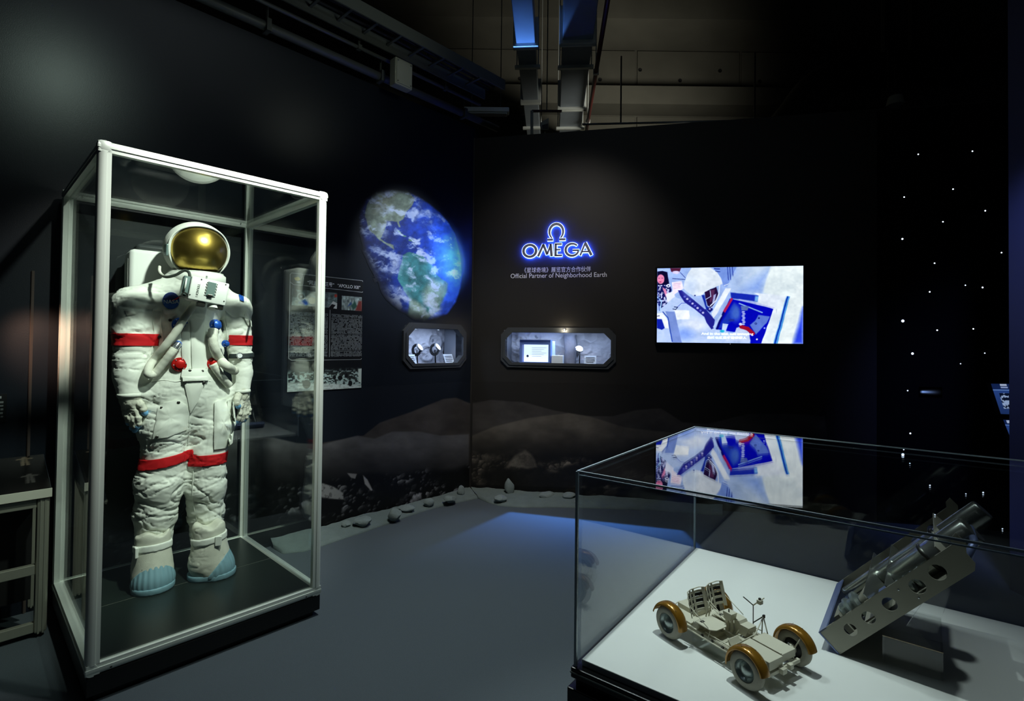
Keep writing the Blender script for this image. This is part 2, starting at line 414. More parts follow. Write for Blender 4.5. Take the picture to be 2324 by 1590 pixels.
class Field:
    def __init__(s, lo, hi, h):
        s.lo = np.array(lo, float); s.h = h; n = np.ceil((np.array(hi) - s.lo) / h).astype(int) + 1
        ax = [s.lo[i] + np.arange(n[i]) * h for i in range(3)]
        s.X, s.Y, s.Z = [g.astype(np.float32) for g in np.meshgrid(*ax, indexing='ij')]
        s.d = np.full(s.X.shape, 9.0, np.float32)
    def cone(s, p, q, r0, r1, sy=1.0):                       # tapered capsule, optionally squeezed in y
        p, q = np.asarray(p, float), np.asarray(q, float); e = (q - p) * [1, sy, 1]; L2 = max(e @ e, 1e-9)
        x, y, z = s.X - p[0], (s.Y - p[1]) * sy, s.Z - p[2]
        t = np.clip((x * e[0] + y * e[1] + z * e[2]) / L2, 0, 1)
        return np.sqrt((x - t * e[0]) ** 2 + (y - t * e[1]) ** 2 + (z - t * e[2]) ** 2) - (r0 + (r1 - r0) * t)
    def ell(s, c, r):
        k = np.sqrt(((s.X - c[0]) / r[0]) ** 2 + ((s.Y - c[1]) / r[1]) ** 2 + ((s.Z - c[2]) / r[2]) ** 2)
        return (k - 1) * min(r)
    def rbox(s, c, b, r, R=None):
        P = np.stack([s.X - c[0], s.Y - c[1], s.Z - c[2]], -1)
        if R is not None: P = P @ np.asarray(R)
        q = np.abs(P) - (np.asarray(b) - r)
        return np.sqrt((np.maximum(q, 0) ** 2).sum(-1)) + np.minimum(q.max(-1), 0) - r
    def add(s, d, k=.03):
        if k <= 0: s.d = np.minimum(s.d, d); return s
        hh = np.maximum(k - np.abs(s.d - d), 0) / k
        s.d = np.minimum(s.d, d) - hh * hh * k * .25; return s
    def cut(s, d): s.d = np.maximum(s.d, d); return s
    def mesh(s): return nets(s.d, s.lo, s.h)
def vnormals(v, q):
    n = np.zeros_like(v); a = np.cross(v[q[:, 2]] - v[q[:, 0]], v[q[:, 3]] - v[q[:, 1]])
    for k in range(4): np.add.at(n, q[:, k], a)
    return n / np.maximum(np.linalg.norm(n, axis=1), 1e-12)[:, None]
# ================================================================== the room
m_carpet = mat('carpet', (84, 92, 98), .95, noise=.35, nscale=420, bump=.6, bscale=700, spec=.1)
m_wallL = mat('wall_paint_blue_black', (17, 23, 31), .36, noise=.12, nscale=3, bump=.08, bscale=260, spec=.45)
m_wallB = mat('wall_paint_charcoal', (33, 31, 29), .55, noise=.12, nscale=3, bump=.08, bscale=260, spec=.3)
m_black = mat('matt_black', (9, 9, 10), .6)
m_conc = mat('concrete', (92, 90, 82), .9, noise=.35, nscale=1.6, bump=.3, bscale=8, spec=.2)
m_alu = mat('satin_aluminium', (224, 231, 222), .36, .2, noise=.04, nscale=40, aniso=(1, 1, .05))
m_glass = glass('case_glass')
m_white = mat('white_paint', (232, 234, 226), .5)
SCN = float((K - WLO) @ D)                                    # wall coordinate of the corner

def wall(name, P0, ex, nrm, s0, s1, z1, hole, m, th=.09):
    mb = MB(); ex = np.asarray(ex); nrm = np.asarray(nrm)
    def blk(a, b, c, d):
        P = lambda s, z, t: P0 + ex * s + Z * z - nrm * t
        v = [P(s, z, t) for t in (0, th) for z in (c, d) for s in (a, b)]
        mb.add(v, [(0, 1, 3, 2), (4, 6, 7, 5), (0, 4, 5, 1), (2, 3, 7, 6), (0, 2, 6, 4), (1, 5, 7, 3)])
    if hole:
        a, b, c, d = hole
        blk(s0, a, 0, z1); blk(b, s1, 0, z1); blk(a, b, 0, c); blk(a, b, d, z1)
    else: blk(s0, s1, 0, z1)
    return structure(mb.obj(name, m))
def lw(px, py):
    p = on_left(px, py); return float((p - WLO) @ D), float(p[2])
def bw(px, py):
    p = on_back(px, py); return float((p - K) @ T), float(p[2])
# niches: opening corners in wall coordinates
nl = (lw(921, 740), lw(1048, 830)); nl_s = (nl[0][0], nl[1][0]); nl_z = (lw(985, 826)[1], lw(985, 743)[1])
nr_s = (bw(1146, 790)[0], bw(1389, 790)[0]); nr_z = (bw(1265, 826)[1], bw(1265, 752)[1])
wall('wall_left', WLO, D, -N, -3.2, SCN + .05, 3.46, (*nl_s, *nl_z), m_wallL)
wall('wall_back', K, T, NB, -.06, 6.2, 3.36, (*nr_s, *nr_z), m_wallB)
mb = MB(); mb.add([(-6, -2, 0), (8, -2, 0), (8, 10, 0), (-6, 10, 0), (-6, -2, -.08), (8, -2, -.08), (8, 10, -.08), (-6, 10, -.08)],
                  [(0, 1, 2, 3), (7, 6, 5, 4), (0, 4, 5, 1), (1, 5, 6, 2), (2, 6, 7, 3), (3, 7, 4, 0)])
structure(mb.obj('floor', m_carpet))
# corner bead where the left wall meets the back wall
mb = MB(); mb.bar(K + NB * .004 + D * -.004 + Z * .0, K + NB * .004 + D * -.004 + Z * 3.36, .012, .012, (1, 0, 0))
structure(mb.obj('trim_1', m_wallB))
# vertical joint cover on the left wall, its warm sheen put into the paler colour
j0 = on_left(72, 760); mb = MB(); mb.bar(V(j0[0], j0[1], 0) - N * .002, V(j0[0], j0[1], 1.75) - N * .002, .018, .004, (1, 0, 0))
structure(mb.obj('trim_2', mat('joint_sheen', (74, 66, 62), .4)))
# right-hand partition, near the camera
pr = onpl(2289, 500, V(0, 3.05, 0), V(0, 1, 0)); mb = MB()
mb.bb((pr[0], 2.75, 0), (pr[0] + 1.6, 3.05, 3.9)); structure(mb.obj('wall_right', mat('partition_paint', (40, 42, 58), .6)))

# ------------------------------------------------------------------ ceiling: far concrete wall and slab, beams
mb = MB(); mb.bb((-7, 8.0, 2.2), (9, 8.2, 7.2)); structure(mb.obj('wall_far', m_conc))
mb = MB(); mb.bb((-7, -2, 6.6), (9, 8.2, 6.8)); structure(mb.obj('ceiling', m_conc))
def beam(name, y, z0, z1, d):
    m = MB(); m.bb((-7, y, z0), (9, y + d, z1)); return structure(m.obj(name, m_conc))
beam('ceiling_beam', 7.6, 4.98, 5.25, .4); beam('ceiling_beam', 7.2, 6.0, 6.6, .8)
panel_m = MB()
for k in range(9):
    for j in range(2):
        x = -6.2 + k * 1.62; z = 3.55 + j * .75
        p = MB(); p.bb((x, 7.965, z), (x + 1.585, 8.0, z + (.72 if j == 0 else .65)), .006)
        o = p.obj('concrete_panel', m_conc, bpy.data.objects['wall_far'])
for k in range(9):
    x = -6.2 + k * 1.62; p = MB(); p.bb((x, 7.965, 5.27), (x + 1.585, 8.0, 5.98), .006)
    p.obj('concrete_panel', m_conc, bpy.data.objects['wall_far'])
# form tie holes
for k in range(14):
    p = MB(); x = -2.4 + k * .62; p.lathe([(.0, 0), (.028, 0), (.03, .004), (.02, .004), (0, -.001)], (x, 7.962, 5.52 + .16 * (k % 2)), (0, -1, 0), 12)
    p.obj('tie_hole', m_black, bpy.data.objects['wall_far'])

m_galv = mat('galvanised_steel', (120, 128, 136), .42, .35, noise=.12, nscale=7)
m_flange = mat('duct_flange', (196, 200, 196), .45, .5)
DD = V(.0765, .997, 0); DX = V(.997, -.0765, 0)
def duct(label, px0, px1, zb, h, ys, y1):
    a = onz(px0, 0, zb); b = onz(px1, 0, zb); w = float((b - a) @ DX); O = a + DD * -.9
    t = frame_thing('air_duct', label, 'duct', O, DX)
    L = y1 - O[1]
    cuts = [0] + [y - O[1] for y in ys] + [L]
    for c0, c1 in zip(cuts[:-1], cuts[1:]):
        m = MB(); m.bb((0, c0 + .004, 0), (w, c1 - .004, h), .006); m.obj('duct_section', m_galv, t)
    for c in cuts[1:-1]:
        m = MB(); m.bb((-.03, c - .035, -.03), (w + .03, c - .008, h + .03), .004); m.bb((-.03, c + .008, -.03), (w + .03, c + .035, h + .03), .004)
        m.bb((-.02, c - .01, -.02), (w + .02, c + .01, h + .02)); m.obj('duct_flange', m_flange, t)
    for y in (L * .45, L * .8):
        m = MB(); m.tube([(-.02, y, -.0), (-.02, y, 6.6 - zb)], .006, 6); m.tube([(w + .02, y, 0), (w + .02, y, 6.6 - zb)], .006, 6)
        m.bb((-.04, y - .02, -.03), (w + .04, y + .02, -.0)); m.obj('duct_hanger', m_flange, t)
    return t
d1y = [onz(1185, 104, 4.25)[1], onz(1190, 231, 4.25)[1]]
duct('narrow metal air duct lit blue, left of the two overhead', 1160, 1209, 4.25, .22, d1y, 7.6)
d2y = [onz(1310, 97, 4.25)[1], onz(1300, 247, 4.25)[1]]
duct('wide metal air duct with pale flanges, right of the two overhead', 1280, 1358, 4.25, .30, d2y, 7.6)

a_ = onz(1376, 20, 4.2); b_ = a_ + DD * 2.6
t = thing('sprinkler_pipe', 'dark red pipe running alongside the wide duct, on its right', 'pipe', a_ - DD * .8); mb = MB(); mb.tube([(0, 0, 0), DD * 1.7, DD * 3.4], .022, 10); mb.obj('pipe_run', mat('red_pipe', (64, 14, 10), .5), t, True)
for k in (.6, 1.8, 3.0): mb = MB(); mb.tube([DD * k, DD * k + Z * 2.39], .006, 6); mb.bar(DD * (k - .015), DD * (k + .015), .056, .056); mb.obj('pipe_hanger', mat('duct_flange'), t)
# pipes and trays above the left wall
def along(s, t, z): return WLO + D * s - N * t + Z * z
m_pipe = mat('dark_conduit', (92, 96, 90), .5, .3)
m_red = mat('red_pipe', (64, 14, 10), .5)
def pipe(name, label, t, z, r, m, s0=-3.0, s1=3.2, clips=True):
    th = thing(name, label, 'pipe', along(s0, t, z)); mb = MB()
    b = along(s1, t, z) - along(s0, t, z); mb.tube([(0, 0, 0), b * .5, b], r, 10); mb.obj('pipe_run', m, th, True)
    if clips:
        for k in range(7):
            q = b * ((k + .5) / 7); mb = MB(); mb.bar(q - D * .015, q + D * .015, r * 2.6, r * 2.6); mb.bar(q + Z * r, q + Z * .16, .012)
            mb.obj('pipe_clip', m_pipe, th)
    return th
pipe('conduit_pipe', 'grey conduit along the top edge of the blue-black wall', .03, 3.53, .032, m_pipe)
pipe('conduit_pipe', 'thin grey conduit running just above the thicker wall-top conduit', .10, 3.64, .014, m_pipe, -3.0, 2.9)
pipe('sprinkler_pipe', 'dark red pipe running above the cable tray', .62, 4.32, .028, m_red, -3.0, 2.0)
tr = thing('cable_tray', 'long dark cable tray hanging above the blue-black wall', 'cable tray', along(-3, .16, 3.72))
for t in (0, .26):
    mb = MB(); mb.bar(-N * t, D * 5.9 - N * t, .012, .09); mb.obj('side_rail', m_pipe, tr)
for k in range(28):
    mb = MB(); q = D * (.1 + k * .206); mb.bar(q, q - N * .26, .02, .012); mb.obj('rung', m_pipe, tr)
for k in range(3):
    pts = [D * (u * 5.9) - N * (.06 + .07 * k + .01 * math.sin(u * 17 + k)) + Z * .03 for u in np.linspace(0, 1, 24)]
    mb = MB(); mb.tube(pts, .011, 7); mb.obj('cable', m_black, tr, True)
jb = on_left(897, 188, .25); t = frame_thing('junction_box', 'pale square junction box beside the conduit above the wall', 'box', jb, D)
mb = MB(); mb.bb((0, 0, 0), (.16, .08, .21), .008); mb.obj('housing', mat('pale_box', (150, 152, 138), .6), t)
mb = MB(); mb.bb((.01, -.006, .012), (.15, .0, .198), .002); mb.obj('cover', mat('pale_box'), t)
for sx in (.02, .14):
    for sz in (.025, .185):
        mb = MB(); mb.lathe([(0, .009), (.006, .008), (.006, 0)], (sx, 0, sz), (0, -1, 0), 8); mb.obj('screw', m_pipe, t)
fx = onpl(1052, 252, V(0, 5.3, 0), V(0, 1, 0)); t = thing('strip_light', 'unlit white strip light fitting above the corner of the walls', 'light', fx)
mb = MB(); mb.bb((0, 0, 0), (.47, .1, .05), .01); mb.obj('housing', m_white, t)
mb = MB(); mb.bb((.02, .01, -.018), (.45, .09, .0), .008); mb.obj('diffuser', mat('opal', (200, 205, 200), .4), t)
mb = MB()
for x in (.08, .38): mb.tube([(x, .05, .05), (x, .05, 2.6)], .005, 6)
mb.obj('suspension_wire', m_pipe, t)
rd = onpl(1207, 306, V(0, 5.4, 0), V(0, 1, 0)); rt = onpl(1207, 252, V(0, 5.4, 0), V(0, 1, 0)); re = onpl(1275, 252, V(0, 5.4, 0), V(0, 1, 0))
t = thing('hanging_bracket', 'pale L-shaped hanging bracket behind the wall top between the ducts', 'bracket', rd)
mb = MB(); mb.bar((0, 0, 0), rt - rd, .03); mb.obj('upright', mat('pale_box'), t); mb = MB(); mb.bar(rt - rd, re - rd, .02); mb.obj('arm', m_red, t); mb = MB(); mb.tube([(rt + re) / 2 - rd, (rt + re) / 2 - rd + Z * (6.6 - rt[2])], .006, 6); mb.obj('hanger_rod', m_pipe, t)
sp = onpl(1229, 294, V(0, 5.1, 0), V(0, 1, 0)); t = thing('wall_speaker', 'small pale wedge speaker perched above the back wall edge', 'speaker', sp)
mb = MB(); mb.prism([(0, 0), (.07, 0), (.07, .12), (-.01, .07)], (0, 0, 0), (1, 0, 0), (0, 0, 1), -.08); mb.obj('cabinet', mat('pale_box'), t)
mb = MB(); mb.prism([(.005, .005), (.065, .005), (.065, .06), (.005, .045)], (0, -.001, 0), (1, 0, 0), (0, 0, 1), .004); mb.obj('grille', m_black, t)
mb = MB(); mb.bar((.035, .04, 0), (.035, .04, -.32), .012); mb.obj('stem', m_pipe, t)
# thin rail above the back wall and black flexible duct on the right
ra = onpl(1322, 282, V(0, 5.3, 0), V(0, 1, 0)); rb = onpl(2190, 262, V(0, 5.3, 0), V(0, 1, 0))
t = thing('ceiling_rail', 'thin shiny metal rail running above the back wall', 'rail', ra); mb = MB(); mb.tube([(0, 0, 0), (rb - ra) * .5, rb - ra], .011, 8)
mb.obj('rail_bar', m_galv, t, True)
for k in (0.1, .45, .8):
    mb = MB(); q = (rb - ra) * k; mb.bar(q, q + Z * .7, .014); mb.obj('hanger', m_black, t)
pl = [onpl(x, y, V(0, 5.7, 0), V(0, 1, 0)) for x, y in ((1760, 312), (1800, 262), (1845, 205), (1905, 172), (2000, 160), (2130, 150), (2320, 138))]
t = thing('flexible_duct', 'thick black flexible duct curving across the dark ceiling', 'duct', pl[0]); sp_ = [p - pl[0] for p in spline(pl, 16)]
rr = [.17 + (.012 if i % 2 else 0) for i in range(len(sp_))]; mb = MB(); mb.tube(sp_, rr, 18); mb.obj('duct_skin', m_black, t, True)
for x in (2010, 2072):
    a = onpl(x, 150, V(0, 5.7, 0), V(0, 1, 0)); mb = MB(); mb.tube([a - pl[0], a - pl[0] + Z * 2.2], .045, 8); mb.obj('hanger_rod', m_black, t)
dl = onpl(2032, 239, V(0, 5.2, 0), V(0, 1, 0)); t = thing('round_downlight', 'small round unlit downlight hanging below the black duct', 'light', dl)
mb = MB(); mb.lathe([(0, 0), (.075, 0), (.08, .012), (.06, .09), (0, .09)], (0, 0, 0), (0, 0, 1), 24); mb.obj('lamp_housing', mat('pale_box'), t, auto=40)
mb = MB(); mb.lathe([(0, -.002), (.062, -.002), (.064, .004)], (0, 0, 0), (0, 0, 1), 24); mb.obj('lens', mat('opal'), t); mb = MB(); mb.tube([(0, 0, .09), (0, 0, .5)], .01, 6); mb.obj('stem', m_black, t)

# ------------------------------------------------------------------ moon mural on the lower walls
m_mural = mat('mural_print', vcol=True, rough=.45, spec=.35)
def mural(px, py, U_w, V_w):
    left = px < 1067; p = Paint(px, py, (17, 23, 31)); p.c[~left] = (33, 31, 29); bg = p.c.copy()
    tex = fbm(px / 38, py / 22, seed=3)
    far = [(200, 1180), (200, 960), (420, 980), (700, 1010), (825, 988), (861, 959), (934, 934), (1006, 905), (1035, 902), (1067, 915), (1114, 907), (1187, 912),
           (1259, 931), (1331, 944), (1390, 944), (1440, 931), (1500, 926), (1550, 958), (1605, 962), (1700, 938), (1790, 938), (1872, 944), (1900, 1180)]
    p.poly(far, (60, 57, 55), 3)
    near = [(200, 1250), (200, 975), (420, 985), (565, 988), (619, 992), (673, 1005), (731, 1008), (775, 997), (811, 988), (850, 995), (890, 979), (952, 979), (999, 988), (1064, 985), (1064, 1250)]
    p.poly(near, (82, 82, 84), 3)
    nb = [(1067, 1180), (1067, 990), (1120, 968), (1200, 948), (1290, 937), (1340, 945), (1420, 970), (1560, 985), (1700, 1000), (1700, 1180)]
    p.poly(nb, (88, 83, 76), 3)
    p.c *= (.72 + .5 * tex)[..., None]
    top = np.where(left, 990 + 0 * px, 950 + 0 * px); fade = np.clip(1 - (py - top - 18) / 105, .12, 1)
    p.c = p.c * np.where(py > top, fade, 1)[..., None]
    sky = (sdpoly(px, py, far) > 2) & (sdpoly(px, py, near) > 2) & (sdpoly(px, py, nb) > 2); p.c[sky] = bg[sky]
    # rocks at the foot, laid out in wall metres
    uu, ww = U_w, V_w
    base = np.where(left, 1088 - .10 * (px - 700) + 18 * (vn(px / 60, 0, seed=5) - .5), 1016 + .10 * (px - 1070) + 22 * (vn(px / 34, 0, seed=6) - .5))
    tot = np.zeros(px.shape)
    for sc, sd, amp, cut in ((.17, 11, 1.0, .70), (.085, 12, .8, .62), (.038, 13, .6, .60)):
        wx = uu / sc + .5 * (fbm(uu / .05, ww / .05, seed=sd) - .5); wy = ww / (sc * .72) + .5 * (fbm(uu / .05, ww / .05, seed=sd + 40) - .5)
        f1, f2, val, ox, oy = worley(wx, wy, sd)
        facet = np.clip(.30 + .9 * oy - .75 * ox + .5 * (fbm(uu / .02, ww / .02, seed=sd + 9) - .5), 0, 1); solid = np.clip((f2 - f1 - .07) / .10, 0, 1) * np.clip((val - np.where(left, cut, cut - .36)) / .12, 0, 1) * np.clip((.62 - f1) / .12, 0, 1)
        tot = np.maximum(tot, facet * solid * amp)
    tot = np.where(left, tot, .75 * tot + .10 + .14 * (fbm(uu / .03, ww / .03, seed=19) - .3)); patchy = np.clip((fbm(px / 60, py / 40, seed=23) - .36) * 5, .12, 1)
    colr = np.where(left[..., None], np.array([168, 170, 174]), np.array([128, 120, 108])) * (tot * patchy)[..., None] + np.where(left[..., None], np.array([10, 11, 12]), np.array([20, 19, 17]))
    k_ = np.clip((py - base) / 14, 0, 1); p.blend(k_, colr)
    if True:
        p.poly([(716, 1106), (732, 1096), (757, 1104), (779, 1118), (780, 1133), (748, 1132), (728, 1135), (712, 1122)], (128, 130, 130), 3)
        p.poly([(716, 1126), (780, 1136), (775, 1160), (725, 1168), (700, 1150)], (9, 9, 11), 5)
        p.poly([(824, 1078), (834, 1088), (846, 1112), (842, 1113), (828, 1098)], (150, 150, 150), 2)
        p.poly([(788, 1073), (810, 1075), (806, 1086), (796, 1083)], (120, 120, 120), 2)
        p.poly([(1150, 1058), (1160, 1044), (1168, 1033), (1180, 1028), (1193, 1021), (1204, 1030), (1214, 1046), (1218, 1058), (1200, 1063), (1180, 1060)], (100, 95, 86), 6, .75)
        p.poly([(1186, 1030), (1204, 1030), (1214, 1046), (1217, 1058), (1192, 1060)], (66, 62, 56), 8, .7); rk = np.hypot((px - 1184) / 42, (py - 1044) / 26) < 1; p.c[rk] *= (.6 + .8 * fbm(px / 9, py / 9, seed=27))[rk][:, None]
        dot = (fbm(px / 7, py / 7, seed=21) > .62) & (np.hypot((px - 745) / 40, (py - 1118) / 20) < 1); p.c[dot] *= .7
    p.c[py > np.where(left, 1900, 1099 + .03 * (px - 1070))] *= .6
    return p.c
def mur_paint(u, v, P):
    px, py = proj(P); return mural(px, py, u, v)
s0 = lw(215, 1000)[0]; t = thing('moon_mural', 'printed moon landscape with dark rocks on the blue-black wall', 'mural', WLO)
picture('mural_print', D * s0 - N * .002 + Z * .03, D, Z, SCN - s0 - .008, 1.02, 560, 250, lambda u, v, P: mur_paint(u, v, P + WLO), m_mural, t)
t = thing('moon_mural', 'printed grey moon hills on the charcoal wall below the sign', 'mural', K)
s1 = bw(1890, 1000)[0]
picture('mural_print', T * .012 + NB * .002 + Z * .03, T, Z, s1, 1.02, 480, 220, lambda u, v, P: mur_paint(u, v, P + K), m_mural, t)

# ------------------------------------------------------------------ earth print
def earth(u, v, P):
    px, py = proj(P + WLO); x, y = (px - 780) * 3.456, (py - 400) * 3.456
    wx = x + 26 * (fbm(x / 70, y / 70, seed=31) - .5); wy = y + 26 * (fbm(x / 70, y / 70, seed=32) - .5)
    p = Paint(wx, wy, (24, 42, 108))
    r = np.clip((x - 330) / 620, 0, 1)
    p.c = p.c * (1 - r[..., None]) + np.array([44, 88, 224]) * r[..., None]
    p.c *= (.8 + .4 * fbm(x / 90, y / 60, seed=33))[..., None]
    land = (112, 126, 112)
    p.poly([(165, 300), (178, 230), (235, 130), (335, 88), (480, 98), (565, 170), (535, 230), (492, 290), (472, 330), (430, 350), (440, 402), (426, 402), (414, 352), (345, 350), (325, 420), (292, 482), (330, 520), (388, 540), (396, 572), (342, 545), (270, 482), (214, 430), (188, 390)], land, 6)
    p.poly([(400, 432), (430, 432), (486, 468), (470, 472)], (90, 130, 110), 5); p.poly([(500, 488), (548, 496), (545, 512), (505, 505)], (90, 130, 110), 5)
    sa = [(470, 612), (520, 585), (590, 610), (640, 650), (722, 722), (730, 772), (812, 840), (802, 912), (764, 990), (742, 1050), (692, 1095), (640, 1135), (530, 1135), (502, 1080), (518, 960), (470, 900), (422, 800), (440, 722)]
    p.poly(sa, (58, 116, 122), 6)
    p.poly([(700, 800), (812, 840), (802, 912), (740, 1040), (640, 1000), (620, 900)], (112, 140, 128), 40)
    p.poly([(520, 960), (600, 1000), (690, 1095), (640, 1135), (530, 1135), (502, 1080)], (150, 158, 140), 30, .7)
    p.poly([(230, 130), (335, 92), (420, 120), (330, 260), (230, 290)], (132, 134, 112), 60, .5)
    g = fbm(x / 40, y / 40, o=6, seed=36); p.c *= (.62 + .76 * g)[..., None]
    qx = x + 60 * (fbm(x / 80, y / 80, seed=44) - .5); qy = y + 60 * (fbm(x / 80, y / 80, seed=45) - .5)
    cl = fbm((qx + .5 * qy) / 90, (qy - .35 * qx) / 60, o=7, seed=41, g=.62)
    def zone(pts, soft): return np.clip(.5 - sdpoly(x, y, pts) / soft, 0, 1)
    zs = [(zone([(130, 590), (430, 560), (470, 640), (430, 740), (300, 760), (170, 680)], 90), .40), (zone([(300, 880), (480, 900), (510, 1010), (420, 1090), (330, 980)], 90), .34),
          (zone([(280, 260), (370, 250), (330, 460), (290, 440), (280, 340)], 80), .36), (zone([(510, 230), (700, 290), (740, 390), (560, 330)], 90), .42),
          (zone([(480, 640), (680, 660), (700, 860), (500, 900)], 90), .50), (zone([(200, 160), (480, 95), (640, 150), (560, 250), (350, 240)], 90), .44),
          (zone([(770, 730), (900, 700), (900, 770), (790, 770)], 60), .38), (zone([(620, 930), (760, 1000), (730, 1130), (640, 1060)], 70), .38),
          (zone([(150, 420), (260, 480), (240, 560), (160, 600)], 70), .46), (zone([(700, 540), (800, 540), (790, 660), (720, 620)], 60), .46), (zone([(420, 420), (640, 500), (640, 640), (400, 560)], 60), .56)]
    for zz, th in zs: p.blend(np.clip((cl - th) * 5, 0, .85) * zz, (186, 200, 232))
    p.blend(np.clip((cl - .60) * 6, 0, .7), (190, 204, 236))
    out = [(160, 165), (250, 108), (380, 84), (500, 100), (600, 150), (690, 215), (760, 275), (830, 360), (880, 450), (912, 560), (930, 660), (938, 760), (925, 880), (890, 990), (820, 1090), (740, 1130), (640, 1160), (540, 1150), (430, 1110), (330, 1040), (240, 920), (170, 760), (120, 600), (95, 440), (105, 280)]
    d = sdpoly(x, y, out)
    edge = (40 + 130 * np.clip((y + .2 * x - 350) / 500, 0, 1)) * np.clip((860 - x) / 420, .10, 1) + 6
    m = np.clip(-d / edge, 0, 1); m = m * m * (3 - 2 * m)
    limb = np.exp(-(d / 26) ** 2) * np.clip((x - 560) / 330, 0, 1) * np.clip((1000 - y) / 330, 0, 1)
    c = p.c * m[..., None]
    # printed atmosphere halo at the limb
    halo = np.exp(-(np.maximum(d, 0) / 62)) * np.exp(-((y - 640) / 210) ** 2) * np.clip((x - 640) / 200, 0, 1)
    c = c + halo[..., None] * np.array([60, 130, 255]) + limb[..., None] * np.array([50, 66, 90]) * np.exp(-((y - 620) / 300) ** 2)[..., None]
    halo2 = np.exp(-(np.maximum(d, 0) / 40)) * .35 * np.clip(1 - d / 120, 0, 1); c = np.maximum(c, (halo2 * (d > 0))[..., None] * np.array([20, 34, 80]))
    w = u.max(); hh = v.max(); b = np.clip(np.minimum.reduce([u, w - u, v, hh - v]) / .05, 0, 1)
    return np.maximum(c * b[..., None], WALLC)
WALLC = np.array([17, 23, 31.])
ea = lw(775, 500)[0]; ez0 = min(lw(800, 735)[1], lw(1060, 735)[1]); ez1 = lw(900, 405)[1] + .04
t = thing('earth_picture', 'round picture of planet earth glowing blue on the dark wall', 'picture', WLO)
picture('earth_print', D * ea - N * .003 + Z * ez0, D, Z, SCN - .012 - ea, ez1 - ez0, 300, 330, earth, mat('earth_print', vcol=True, rough=.4, spec=.45), t)

ep = t.children[0]; bm = bmesh.new(); bm.from_mesh(ep.data); cl_ = bm.verts.layers.float_color['Col']; lim = lin(WALLC)          # trim the print to the glowing disc
bg_ = {v_ for v_ in bm.verts if all(v_[cl_][k] <= lim[k] * 1.02 for k in range(3))}
bmesh.ops.delete(bm, geom=[f for f in bm.faces if all(v_ in bg_ for v_ in f.verts)], context='FACES'); bm.to_mesh(ep.data); bm.free()
# ================================================================== things on the walls
m_txt = mat('white_lettering', (240, 242, 245), .6)
m_print = mat('poster_print', vcol=True, rough=.5, spec=.3)

